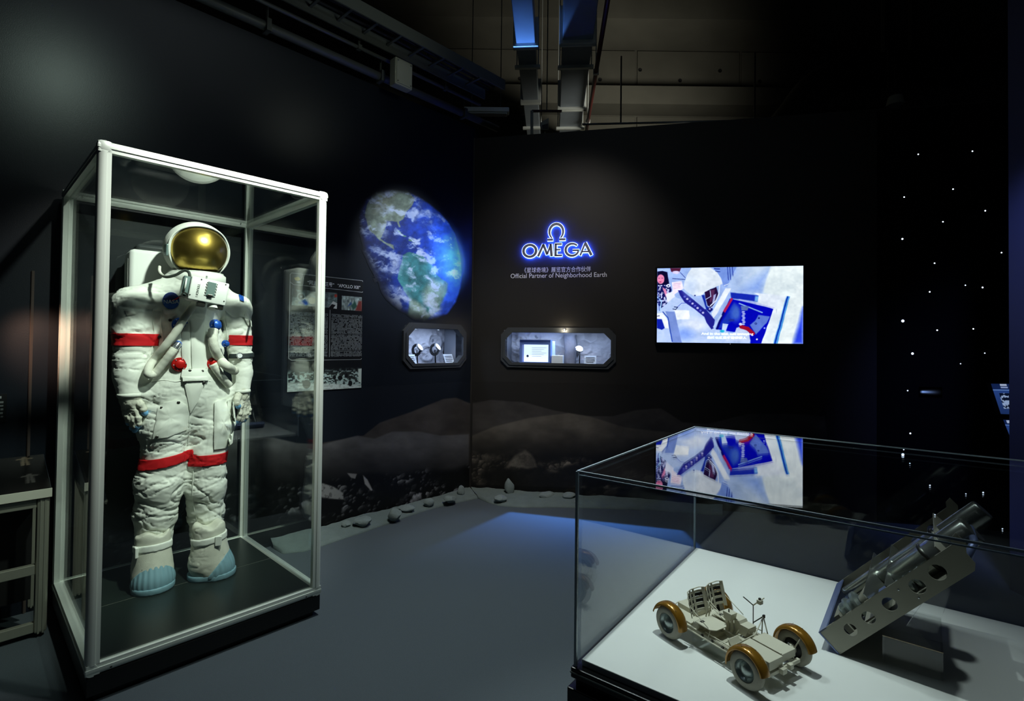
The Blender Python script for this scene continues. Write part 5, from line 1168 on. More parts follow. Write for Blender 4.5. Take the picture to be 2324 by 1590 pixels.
for i in range(1, R_n + 1):
    for k in range(n): psi = 2 * PI * k / n; vs.append(hpt(alpha(psi) * 1.02 * i / R_n, psi, .985))
for k in range(n): fs.append((0, 1 + k, 1 + (k + 1) % n))
for i in range(R_n - 1):
    for k in range(n): a = 1 + i * n; fs.append((a + k, a + n + k, a + n + (k + 1) % n, a + (k + 1) % n))
vis = mesh_obj('visor', vs, fs, m_gold, suit, True); vis['label'] = 'gold mirrored visor'
pts = [hpt(alpha(2 * PI * k / 60) - .005, 2 * PI * k / 60, 1.03) for k in range(61)]; mb = MB(); mb.tube(pts, .0055, 8, False); mb.obj('visor_rim', m_cloth, suit, True)
mb = MB(); a0 = hpt(alpha(3.25) + .12, 3.25, 1.05); mb.box(a0, (.012, .05, .06), HM, .004); mb.obj('visor_hinge', m_grey, suit)
mb = MB(); mb.lathe([(r_(64), -.03), (r_(66), -.02), (r_(66), .015), (r_(58), .03)], S(447, 632, .0), (0, 0, 1), 40); mb.obj('neck_ring', m_cloth, suit, True)

# backpack
bl, br_ = S(292, 600, .2)[0], S(500, 600, .2)[0]; zt_ = S(330, 568, .2)[2]
mb = MB(); mb.bb((bl, .17, .82), (br_, .36, zt_), .022); bp = mb.obj('backpack', m_snow, suit, auto=50); bp['label'] = 'boxy white life support backpack'
mb = MB(); mb.bb((bl + .03, .20, zt_ - .002), (br_ - .03, .35, zt_ + .035), .02); mb.obj('backpack_top_unit', mat('dark_unit', (52, 58, 58), .5), bp, auto=50)
mb = MB(); mb.bb((bl - .004, .2, zt_ - .24), (bl + .004, .33, zt_ - .05), .002); mb.obj('side_flap', m_snow, bp)

# chest control unit
cc = S(471, 662, -.245); RX = Matrix.Rotation(.16, 3, 'Y') @ Matrix.Rotation(-.06, 3, 'Z'); E = lambda a, b, c: Vector(cc) + RX @ Vector((a, b, c))
cw_, ch_ = r_(80), r_(56); mb = MB(); mb.box(cc, (cw_, .085, ch_), RX, .006); cu = mb.obj('chest_control_unit', m_snow, suit, auto=50); cu['label'] = 'white chest control box'
mb = MB(); mb.box(E(-cw_ / 2 - .016, .004, .004), (.03, .06, ch_ * .86), RX, .004); mb.obj('side_panel', m_grey, cu, auto=40)
mb = MB(); mb.box(E(cw_ * .04, -.045, ch_ * .10), (cw_ * .22, .007, ch_ * .60), RX, .001); mb.obj('gauge_panel', m_grey, cu)
for k in range(5):
    for sx_ in (-.09, .17): mb = MB(); mb.lathe([(0, .003), (.0026, .002), (.003, 0)], E(cw_ * (.04 + sx_ - .04), -.0485, ch_ * (-.14 + .12 * k)), RX @ Vector((0, -1, 0)), 8); mb.obj('rivet', m_snap, cu)
mb = MB(); mb.box(E(cw_ * .04, -.05, -ch_ * .18), (cw_ * .14, .012, ch_ * .08), RX, .002); mb.obj('lever', m_snap, cu)
mb = MB(); mb.lathe([(.008, -.004), (.013, -.004), (.014, .006), (.008, .006)], E(-cw_ / 2 - .016, -.036, -ch_ * .36), RX @ Vector((0, -1, 0)), 18); mb.obj('ring_knob', m_snap, cu)
mb = MB(); mb.tube([E(-cw_ / 2 - .02, -.03, ch_ * .36), E(-cw_ / 2 - .02, -.045, 0), E(-cw_ / 2 - .02, -.03, -ch_ * .22)], .004, 8); mb.obj('guard_bar', m_alu, cu, True)
mb = MB(); mb.tube([E(-cw_ * .1, .0, ch_ / 2), E(-cw_ * .1, 0, ch_ / 2 + .02)], .004, 8); mb.obj('pin', m_snow, cu)
for sx_ in (-.12, .36): mb = MB(); mb.box(E(cw_ * sx_, -.01, -ch_ / 2 - .012), (.035, .05, .022), RX, .003); mb.obj('latch', m_snap, cu)
mb = MB(); mb.lathe([(.012, 0), (.03, .004), (.03, .02), (.02, .026), (0, .026)], E(cw_ * .24, -.005, -ch_ / 2 - .002), RX @ Vector((0, -.2, -1)), 20); mb.obj('port', m_snow, cu, auto=40)
ex_, ey_ = RX @ Vector((0, 0, -1)), RX @ Vector((1, 0, 0))
text_obj('stencil_text', 'TERADI I', m_snap, cu, E(-cw_ * .32, -.0432, ch_ * .22), ex_, ey_, width=ch_ * .56, height=.010)
for k, (a, b) in enumerate(((-.25, .43), (.40, .43), (-.46, -.30), (.44, -.3))): mb = MB(); mb.lathe([(0, .003), (.003, .002), (.0035, 0)], E(cw_ * a, -.0425, ch_ * b), RX @ Vector((0, -1, 0)), 8); mb.obj('rivet', m_snap, cu)

# connectors, hoses, flaps and patches
def fitting(name, px, py, rp, m, d=(0.1, -1, .05), h=.03, knob=True):
    c = onbody(px, py, -.006); d = Vector(d).normalized(); r = r_(rp)
    mb = MB(); mb.lathe([(r, 0), (r, h * .45), (r * .9, h * .6), (r * .62, h * .62), (r * .58, h), (r * .3, h * 1.12), (0, h * 1.12)], c, d, 26); o = mb.obj(name, m, suit, auto=35)
    u = d.orthogonal().normalized(); w = d.cross(u)
    for k in range(6): a = k * PI / 3 + .4; mb = MB(); mb.lathe([(0, .004), (.003, .003), (.0036, 0)], Vector(c) + (u * math.cos(a) + w * math.sin(a)) * r * .76 + d * h * .6, d, 8); mb.obj('fitting_bolt', m_steel, o)
    return o
fitting('red_connector', 407, 827, 17, m_redc, (-.05, -1, .1)); fitting('red_connector', 481, 825, 15, m_redc, (.25, -1, .0))
fitting('blue_connector', 486, 738, 15, m_blue, (.2, -1, .1), .04); fitting('blue_connector', 409, 737, 18, m_blue, (-.1, -1, .1), .018); fitting('blue_connector', 404, 781, 9, m_blue, (-.3, -1, -.3), .02); fitting('blue_connector', 510, 779, 9, m_blue, (.4, -1, -.1), .026)
bx = onbody(492, 737, .03); mb = MB(); mb.box(bx, (r_(17), .03, r_(18)), Matrix.Rotation(.3, 3, 'Z'), .006); mb.obj('connector_body', m_blue, suit, auto=40)
def hose(pts, r, name='hose', m=None, n=12, lift=.03):
    P = [onbody(p[0], p[1], (p[2] if len(p) > 2 else lift), bvs) for p in pts]; P = spline(P, 7); k = len(P)
    mb = MB(); mb.tube(P, [r * (1 + .03 * math.sin(i * 1.9)) for i in range(k)], n); return mb.obj(name, m or m_hose, suit, True)
hose([(446, 684, .03), (434, 700, .05), (418, 722, .055), (400, 752, .045), (374, 786, .04), (350, 815, .05), (337, 836, .06), (338, 850, .07), (352, 846, .06), (371, 824, .05), (387, 803, .045), (396, 791, .035)], r_(9.2))
hose([(397, 790, .035), (401, 785, .03), (405, 780, .02)], r_(7.5), 'hose_coupling', m_steel)
hose([(484, 748, .04), (483, 768, .045), (488, 793, .045), (499, 815, .045), (514, 830, .05), (527, 838, .06), (533, 842, .06)], r_(11.5)); hose([(483, 826, .03), (492, 840, .035), (504, 856, .045), (514, 868, .05), (520, 874, .05)], r_(9.5))
P = spline([S(*p) for p in ((362, 605, -.10), (363, 618, -.15), (376, 628, -.185), (398, 624, -.205), (417, 614, -.215), (428, 617, -.23), (431, 628, -.238), (431, 638, -.242))], 7); mb = MB(); mb.tube(P, r_(3.4), 10); mb.obj('neck_hose', m_hose, suit, True)
patch('zip_flap', [(432, 724), (465, 722), (466, 780), (470, 834), (452, 842), (436, 838), (434, 780)], m_cloth, .006, 6, 6, None, .006, bvs); patch('side_flap', [(414, 735), (431, 733), (433, 780), (433, 836), (414, 838), (412, 780)], m_cloth, .004, 5, 6, None, .003, bvs)
patch('belt_panel', [(414, 838), (470, 836), (473, 852), (468, 864), (418, 866), (411, 853)], m_cloth, .011, 5, 5, None, .003, bvs); patch('belt_strap', [(414, 855), (472, 854), (473, 863), (415, 865)], m_cloth, .016, 4, 6, None, .002, bvs)
patch('crotch_flap', [(418, 868), (465, 867), (450, 910), (432, 938), (428, 915)], m_cloth, .006, 5, 6, None, .004, bvs)
patch('thigh_pocket', [(358, 924), (372, 914), (402, 907), (422, 918), (430, 936), (424, 975), (380, 992), (346, 996), (352, 960)], m_cloth, .006, 7, 5, None, .012)
patch('thigh_pocket', [(487, 912), (505, 905), (527, 905), (533, 950), (528, 1005), (515, 1016), (486, 1020), (486, 965)], m_cloth, .012, 7, 5, None, .012); patch('pocket_tab', [(516, 908), (530, 905), (536, 960), (526, 988), (519, 960)], m_cloth, .022, 5, 5, None, .004)
patch('sleeve_pocket', [(553, 718), (560, 706), (571, 730), (572, 742), (563, 738)], m_cloth, .012, 4, 5, None, .006); patch('sleeve_flap', [(283, 704), (303, 700), (308, 712), (288, 716)], m_cloth, .004, 4, 5, None, .004)
for px_, py_ in ((431, 841), (459, 842), (419, 858), (466, 860), (420, 867), (463, 868), (367, 925), (405, 913), (356, 991), (386, 726), (362, 764)):
    c = onbody(px_, py_, .012 if 830 < py_ < 870 else .008); mb = MB(); mb.lathe([(.0075, -.004), (.0075, .002), (.005, .004), (0, .004)], c, (0, -1, .05), 14); mb.obj('snap', m_snap, suit, auto=40)
def seam(pts, r=.0022, name='seam'):
    P = spline([onbody(px_, py_, .0005, bvh) for px_, py_ in pts], 5); mb = MB(); mb.tube(P, r, 5); mb.obj(name, m_cloth, suit, True)
seam([(347, 700), (346, 725), (350, 752), (346, 780), (343, 805)]); seam([(512, 705), (512, 730), (516, 760), (520, 790)]); seam([(368, 700), (366, 735), (371, 770), (369, 805), (360, 836)]); seam([(430, 938), (429, 965), (428, 990), (426, 1012)])
seam([(440, 1058), (438, 1090), (437, 1120), (440, 1150), (447, 1182)]); seam([(345, 866), (372, 862), (398, 866), (414, 862)]); seam([(474, 864), (495, 868), (517, 866)])
# round agency patch with its lettering and red vector
pa = patch('round_patch', circ(388, 682, 19.5), mat('patch_blue', (36, 92, 176), .7, noise=.25, nscale=12), .004, 6, 1, None, .002, bvs); pa['label'] = 'round blue NASA patch'
patch('patch_upper', [(369.5, 678), (374, 669), (382, 663.5), (391, 663), (400, 667), (405, 673), (407, 679), (398, 681), (384, 684)], mat('patch_navy', (26, 48, 112), .7), .0052, 5, 4, pa, .0022, bvs)
def body_text(body, x0, x1, yb, yt, m, lift, parent):
    o = text_obj('patch_text', body, m, parent, (0, 0, 0), (1, 0, 0), (0, 0, 1), width=1, height=1)
    for vt in o.data.vertices:
        u, w = vt.co.x, vt.co.z; vt.co = Vector(onbody(x0 + (x1 - x0) * u, yb + (yt - yb) * w, lift, bvs))
    o.data.update(); return o
body_text('NASA', 371.5, 406, 688.5, 680, m_snow, .0105, pa)
patch('patch_swoosh', [(387, 683), (398, 677.5), (414, 669), (402, 678), (393, 682.5)], m_bandred, .009, 3, 3, pa, .0005, bvs)
patch('shoulder_patch', [(542, 667), (553, 672), (554, 684), (545, 681)], m_blue, .005, 4, 4, None, .001, bvs); patch('name_tape', [(372, 703), (404, 702), (404, 712), (373, 713)], m_snow, .004, 4, 4, None, .001, bvs)
wc = onbody(544, 807, .010); mb = MB(); mb.lathe([(.0155, -.004), (.0175, 0), (.0175, .006), (.014, .009), (0, .009)], wc, (-.15, -1, .1), 22); wo = mb.obj('watch', m_steel, suit, auto=40); mb = MB(); mb.lathe([(0, .0095), (.0125, .0095)], wc, (-.15, -1, .1), 20); mb.obj('watch_dial', m_dial, wo)
# ================================================================== low glass case
LC, LD = 1.95, .91
m_wtop = mat('white_board', (226, 228, 224), .55, noise=.03, nscale=6)
low = frame_thing('low_display_case', 'low glass topped case with white floor holding the moon buggy model', 'display case', B, N2)
mb = MB(); mb.bb((.010, .010, ZT - .016), (LC - .01, LD - .01, ZT), .0015); mb.obj('white_floor', m_wtop, low)
m_gedge = mat('glass_edge', (196, 214, 226), .25, spec=.8); m_lac = mat('black_lacquer', (8, 8, 9), .25)
mb = MB(); mb.bb((-.010, -.010, ZT - .042), (LC + .01, LD + .01, ZT - .0165), .003); mb.obj('base_rim', m_lac, low)
mb = MB(); mb.bb((-.010, -.0125, ZT - .029), (LC + .01, -.0098, ZT - .026)); mb.obj('rim_line', mat('rim_silver', (120, 128, 122), .3, .8), low)
mb = MB(); mb.bb((.0, .0, ZT - .064), (LC, LD, ZT - .042)); mb.obj('shadow_gap', m_black, low)
mb = MB(); mb.bb((-.016, -.016, .0), (LC + .016, LD + .016, ZT - .064), .003); mb.obj('cabinet', m_lac, low)
gt = .008
def gp(lo_, hi_): m = MB(); m.bb(lo_, hi_); return m.obj('glass_pane', m_glass2, low)
m_glass2 = glass('low_case_glass', (.96, .978, .985), .02)
gp((0, 0, ZT - .016), (LC, gt, ZG - gt)); gp((0, LD - gt, ZT - .016), (LC, LD, ZG - gt)); gp((0, gt, ZT - .016), (gt, LD - gt, ZG - gt)); gp((0, 0, ZG - gt), (LC, LD, ZG))
def edge(p, q_, w=.0065): m = MB(); m.bar(p, q_, w, w); m.obj('glass_edge', m_gedge, low)
for x, y in ((-.001, -.001), (-.001, LD + .001)): edge((x, y, ZT - .016), (x, y, ZG))
edge((-.001, -.001, ZG), (LC, -.001, ZG), .004); edge((-.001, LD + .001, ZG), (LC, LD + .001, ZG), .0035); edge((-.001, 0, ZG), (-.001, LD, ZG), .004); edge((0, .004, ZG - gt - .002), (LC, .004, ZG - gt - .002), .0025)

# ================================================================== moon buggy model
m_cream = mat('cream_plastic', (206, 202, 182), .55, noise=.04, nscale=30); m_tyre = mat('grey_tyre', (168, 164, 150), .8, noise=.12, nscale=120, bump=.4, bscale=900)
m_bronze = mat('bronze_fender', (158, 112, 34), .25, .45, coat=.5); m_hub = mat('hub_silver', (150, 160, 158), .3, .75); m_web = mat('dark_webbing_gap', (26, 26, 24), .8)
ra, rb_, rc = onz(1515, 1450, ZT), onz(1692, 1566, ZT), onz(1806, 1502, ZT)
fx_ = (rb_ - ra) / np.linalg.norm(rb_ - ra); WB = float(np.linalg.norm(rb_ - ra)); ly = (rc - rb_); TR = float(np.linalg.norm(ly)); RO = (ra + rc) / 2
rov = frame_thing('moon_buggy_model', 'cream four wheeled moon buggy model with bronze fenders on the white case floor', 'model', RO, fx_)
hx, hy = WB / 2, TR / 2 * .90; WR = .041                          # local x forward, y to its left (away from the camera)
def wheel(x, y):
    s = 1 if y > 0 else -1; ax = (0, s, 0); c = (x, y, WR + .0005); w = .0115
    e = bpy.data.objects.new('wheel', None)
    mb = MB(); mb.lathe([(WR * .60, -w), (WR * .78, -w * 1.05), (WR * .93, -w * .8), (WR, -w * .35), (WR, w * .35), (WR * .93, w * .8), (WR * .78, w * 1.05), (WR * .60, w), (WR * .57, w * .6), (WR * .57, -w * .6), (WR * .60, -w)], c, ax, 40)
    o = mb.obj('wheel', m_tyre, rov, auto=50)
    mb = MB(); mb.lathe([(WR * .60, w * .75), (WR * .56, w * .95), (WR * .52, w * .5), (WR * .44, w * .3), (WR * .40, w * .1), (WR * .34, w * .55), (WR * .16, w * .85), (0, w * .9)], c, ax, 32); mb.obj('hub_cap', m_hub, o, auto=40)
    mb = MB(); mb.lathe([(0, -w * .9), (WR * .3, -w * .9), (WR * .56, -w * .4)], c, ax, 24); mb.obj('hub_inside', m_stand, o)
    mb = MB(); mb.lathe([(0, -w * 2.2), (WR * .26, -w * 2.2), (WR * .28, -w * .6)], c, ax, 20); mb.obj('wheel_motor', m_cream, o)
    return o
for x in (-hx, hx):
    for y in (-hy, hy): wheel(x, y)
def fender(x, y, a0, a1):
    n = 26; w = .0150; V_ = []; F_q = []; cs = [(-w, .0), (-w * .98, .003), (-w * .6, .0062), (0, .0072), (w * .6, .0062), (w * .98, .003), (w, .0)]
    for sh in (0, -.0014):
        for i in range(n):
            a = math.radians(a0 + (a1 - a0) * i / (n - 1))
            for yy, rr in cs: r = WR + .0035 + rr + sh; V_.append((x + math.cos(a) * r, y + yy, WR + math.sin(a) * r))
    k = len(cs); H_ = n * k
    for i in range(n - 1):
        for j in range(k - 1): a = i * k + j; F_q.append((a, a + 1, a + k + 1, a + k)); F_q.append((H_ + a, H_ + a + k, H_ + a + k + 1, H_ + a + 1))
        for j in (0, k - 1): a = i * k + j; F_q.append((a, a + k, H_ + a + k, H_ + a))
    for j in range(k - 1):
        for i in (0, n - 1): a = i * k + j; F_q.append((a, H_ + a, H_ + a + 1, a + 1))
    o = mesh_obj('fender', V_, F_q, m_bronze, rov); bm = bmesh.new(); bm.from_mesh(o.data); bmesh.ops.recalc_face_normals(bm, faces=bm.faces); bm.to_mesh(o.data); bm.free(); sharp(o.data, 60)
    for i, aa in enumerate((.35, .5)):
        a = math.radians(a0 + (a1 - a0) * aa); r = WR + .0108
        for yy in (-.008, .008): mb = MB(); mb.lathe([(0, .0012), (.0012, 0)], (x + math.cos(a) * r, y + yy, WR + math.sin(a) * r), (math.cos(a), 0, math.sin(a)), 6); mb.obj('fender_rivet', m_steel, o)
for y in (-hy, hy): fender(-hx, y, -2, 165); fender(hx, y, 12, 188)
def RB(name, lo_, hi_, m=None, bev=.0008, par=None): mb = MB(); mb.bb(lo_, hi_, bev); return mb.obj(name, m or m_cream, par or rov)
def RT(name, pts, r=.0013, m=None, par=None): mb = MB(); mb.tube(pts, r, 7); return mb.obj(name, m or m_cream, par or rov, True)
cz = .040; cyw = hy - .030                                      # chassis height and half width
for y in (-cyw, cyw):
    RB('side_member', (-hx - .005, y - .0035, cz - .005), (hx + .012, y + .0035, cz + .005)); RT('sill_tube', [(-hx * .75, y * 1.14, cz - .002), (hx * .55, y * 1.14, cz - .002)], .002)
for x in (-hx - .005, -hx * .4, -.01, hx * .42, hx + .012): RB('cross_member', (x - .003, -cyw, cz - .004), (x + .003, cyw, cz + .004))
RB('keel_beam', (-hx * .9, -.006, cz - .002), (hx * .6, .006, cz + .008))
for y0, y1 in ((-cyw + .004, -.007), (.007, cyw - .004)):
    RB('floor_panel', (-hx * .38, y0, cz - .003), (hx * .15, y1, cz - .001)); RB('floor_panel', (hx * .17, y0, cz - .003), (hx * .42, y1, cz - .001)); f = RB('footrest', (hx * .20, y0 + .006, cz + .0), (hx * .36, y1 - .006, cz + .002))
    mb = MB(); mb.prism([(hx * .34, cz), (hx * .42, cz), (hx * .30, cz + .018), (hx * .285, cz + .018)], (0, y0 + .006, 0), (1, 0, 0), (0, 0, 1), -(y1 - y0 - .012)); mb.obj('toe_board', m_cream, rov)
RB('front_equipment_box', (hx * .52, -cyw + .006, cz + .002), (hx + .030, -.004, cz + .022)); RB('front_equipment_box', (hx * .52, .004, cz + .002), (hx + .024, cyw - .006, cz + .020)); RB('box_lid_strip', (hx * .60, -.002, cz + .012), (hx + .024, .002, cz + .024))
RB('front_bumper_block', (hx + .030, -.022, cz - .010), (hx + .042, -.006, cz + .002)); RB('front_bumper_block', (hx + .030, .010, cz - .010), (hx + .040, .022, cz + .002)); RB('front_beam', (hx + .024, -cyw, cz - .010), (hx + .032, cyw, cz - .002))
RB('rear_deck', (-hx - .04, -cyw + .002, cz + .002), (-hx * .62, cyw - .002, cz + .010)); RB('rear_pallet_box', (-hx - .036, -.02, cz + .010), (-hx * .75, .034, cz + .022)); RT('rear_rail', [(-hx - .04, -cyw, cz + .006), (-hx - .05, 0, cz + .012), (-hx - .04, cyw, cz + .006)])
for x in (-hx, hx):
    for s in (-1, 1):
        y0 = s * cyw; y1 = s * (hy - .016)
        for dx in (-.016, .016): RT('suspension_arm', [(x + dx, y0, cz + .008), (x, y1, WR + .008)], .0014); RT('suspension_arm', [(x + dx, y0, cz - .008), (x, y1, WR - .008)], .0014)
        RT('damper', [(x + .002, y0 * 1.02, cz + .020), (x, y1, WR - .004)], .0019, m_steel); RB('wheel_bracket', (x - .004, min(y1, y1 - s * .005), WR - .012), (x + .004, max(y1, y1 - s * .005), WR + .012))
        RT('fender_stay', [(x + .006, s * (hy - .016), WR), (x + .022, s * (hy - .012), WR + .036)], .0016)
def seat(yc):
    sx0 = -hx * .52; z0 = cz + .024; w = .0305
    mb = MB(); poly = [(0, -w), (.046, -w), (.056, -w * .6), (.056, w * .6), (.046, w), (0, w)]; mb.prism(poly, (sx0 + .008, yc, z0), (1, 0, 0), (0, 1, 0), .0022); o = mb.obj('seat', m_cream, rov)
    for sx_ in (.014, .050):
        for s in (-1, 1): RT('seat_leg', [(sx0 + sx_, yc + s * w * .8, z0), (sx0 + sx_ - .004, yc + s * w * .9, cz)], .0012, None, o)
    RB('seat_slot', (sx0 + .014, yc - w * .7, z0 + .0015), (sx0 + .022, yc - w * .3, z0 + .0027), m_web, .0002, o)
    bt = Vector((sx0 - .016, 0, z0 + .066)); bb_ = Vector((sx0 - .0, 0, z0 + .006)); c = lambda s, t: bb_.lerp(bt, t) + Vector((-.006 * (1 - s * s) * 1, yc + s * w * 1.05, 0))
    RT('back_frame', [c(-1, 0), c(-1, 1), c(-.5, 1.02), c(.5, 1.02), c(1, 1), c(1, 0)], .0014, None, o)
    bk_ = MB(); gx = []
    for j in range(9): gx.append([c(-1 + 2 * j / 8, t) - Vector((.0016, 0, 0)) for t in (.16, .92)])
    def strip(name, s0, s1, t0, t1, m, o_):
        P = []
        for j in range(6): s_ = s0 + (s1 - s0) * j / 5; P += [c(s_, t0) + Vector((o_, 0, 0)), c(s_, t1) + Vector((o_, 0, 0)), c(s_, t0) + Vector((o_ - .001, 0, 0)), c(s_, t1) + Vector((o_ - .001, 0, 0))]
        F_q = []
        for j in range(5): a = 4 * j; F_q += [(a, a + 4, a + 5, a + 1), (a + 2, a + 3, a + 7, a + 6), (a, a + 2, a + 6, a + 4), (a + 1, a + 5, a + 7, a + 3)]
        F_q += [(0, 1, 3, 2), (20, 22, 23, 21)]; mesh_obj(name, P, F_q, m, o)
    for k in range(3): strip('dark_strap', -1, 1, .20 + .24 * k, .32 + .24 * k, m_web, -.002)
    for k in range(4): strip('web_strap', -1, 1, .10 + .24 * k, .19 + .24 * k, m_cream, -.0012)
    for s_ in (-.62, -.18, .86): strip('upright_strap', s_ - .12, s_ + .12, .02, 1.0, m_cream, .0006)
    for s in (-1, 1): RT('arm_tube', [c(s, .45), Vector((sx0 + .05, yc + s * w * 1.05, z0 + .004))], .0010, None, o)
    RB('under_seat_bag', (sx0 - .004, yc - w * .8, cz + .001), (sx0 + .014, yc + w * .8, cz + .020), None, .002, o)
seat(-.036); seat(.036)
RT('back_brace', [(-hx * .5, -.005, cz + .06), (-hx * .62, -.005, cz + .004)], .0018); RT('back_brace', [(-hx * .5, .007, cz + .066), (-hx * .62, .007, cz + .004)], .0018)
RB('control_post', (-.010, -.004, cz), (-.002, .004, cz + .040)); RB('control_post', (.004, -.003, cz), (.010, .003, cz + .046)); mb = MB(); mb.prism([(-.008, 0), (.010, 0), (.014, .018), (-.012, .018)], (0, -.011, cz + .040), (1, 0, 0), (0, 0, 1), -.022); mb.obj('control_console', m_cream, rov)
mb = MB(); mb.lathe([(0, .0), (.0016, 0), (.0016, .007), (0, .008)], (.001, -.004, cz + .058), (0, 0, 1), 8); mb.obj('hand_controller', m_web, rov)
mb = MB(); mb.prism([(.012, 0), (.040, 0), (.050, .024), (.026, .024), (.022, .030), (.008, .030)], (0, .036, cz + .012), (1, 0, 0), (0, 0, 1), .030); mb.obj('instrument_hopper', m_cream, rov)
RB('instrument_box', (.026, .010, cz + .022), (.050, .036, cz + .034), None, .001)
RT('console_brace', [(.014, -.006, cz), (.026, .012, cz + .030)], .0014); RT('console_brace', [(.014, .028, cz), (.030, .016, cz + .026)], .0014)
am = (.030, .052, cz + .012); RT('antenna_mast', [am, (am[0], am[1], am[2] + .062)], .0012, m_snap); top = Vector((am[0], am[1], am[2] + .062)); RT('antenna_arm', [top, top + Vector((-.020, -.012, .016))], .0014, m_snap)
RT('antenna_arm', [top, top + Vector((.018, .018, .022))], .0016); RB('antenna_head', top + Vector((.006, .004, .006)), top + Vector((.017, .016, .016)), None, .001); RB('antenna_camera', top + Vector((.009, .007, .016)), top + Vector((.014, .012, .021)), m_snap, .0005)
fp = Vector((hx * .50, cyw - .004, cz + .004)); RT('front_boom', [(hx * .55, -cyw + .006, cz + .024), (hx * .50, .02, cz + .022), (hx * .42, cyw + .006, cz + .050)], .0015); RT('front_boom', [(.03, cyw - .01, cz + .03), (hx * .42, cyw + .008, cz + .051)], .0014, m_snap)
RT('front_boom', [(hx * .42, cyw + .006, cz + .050), (hx * .62, cyw - .004, cz + .004)], .0015); RT('front_boom', [(hx * .42, cyw + .003, cz + .048), (hx * .44, cyw - .004, cz + .004)], .0015); RB('boom_clamp', (hx * .40, cyw + .004, cz + .046), (hx * .44, cyw + .011, cz + .054), m_snap)
RT('hand_rail', [(-hx * .2, -cyw - .002, cz + .012), (hx * .4, -cyw, cz + .010), (hx * .62, -cyw + .01, cz + .016)], .0012); RT('hand_rail', [(-hx * .2, cyw, cz + .012), (hx * .4, cyw, cz + .016)], .0012)
for x in (-.03, 0, .03): RB('sill_block', (x - .003, -cyw - .008, cz - .004), (x + .003, -cyw - .003, cz + .003), m_snap)
for x in (-hx * .3, hx * .1):
    for y in (-.03, .03): mb = MB(); mb.tube([(x - .010, y - .012, cz - .001), (x + .012, y - .012, cz - .001)], .0016, 6); mb.obj('floor_rib', m_cream, rov)
stand = frame_thing('acrylic_block', 'clear acrylic block propping up the moon buggy model', 'stand', RO, fx_); mb = MB(); mb.bb((-hx * .62, -cyw + .004, .0003), (hx * .72, cyw - .004, cz - .0065), .001); mb.obj('block', glass('acrylic', (.96, .98, .98), .05), stand)

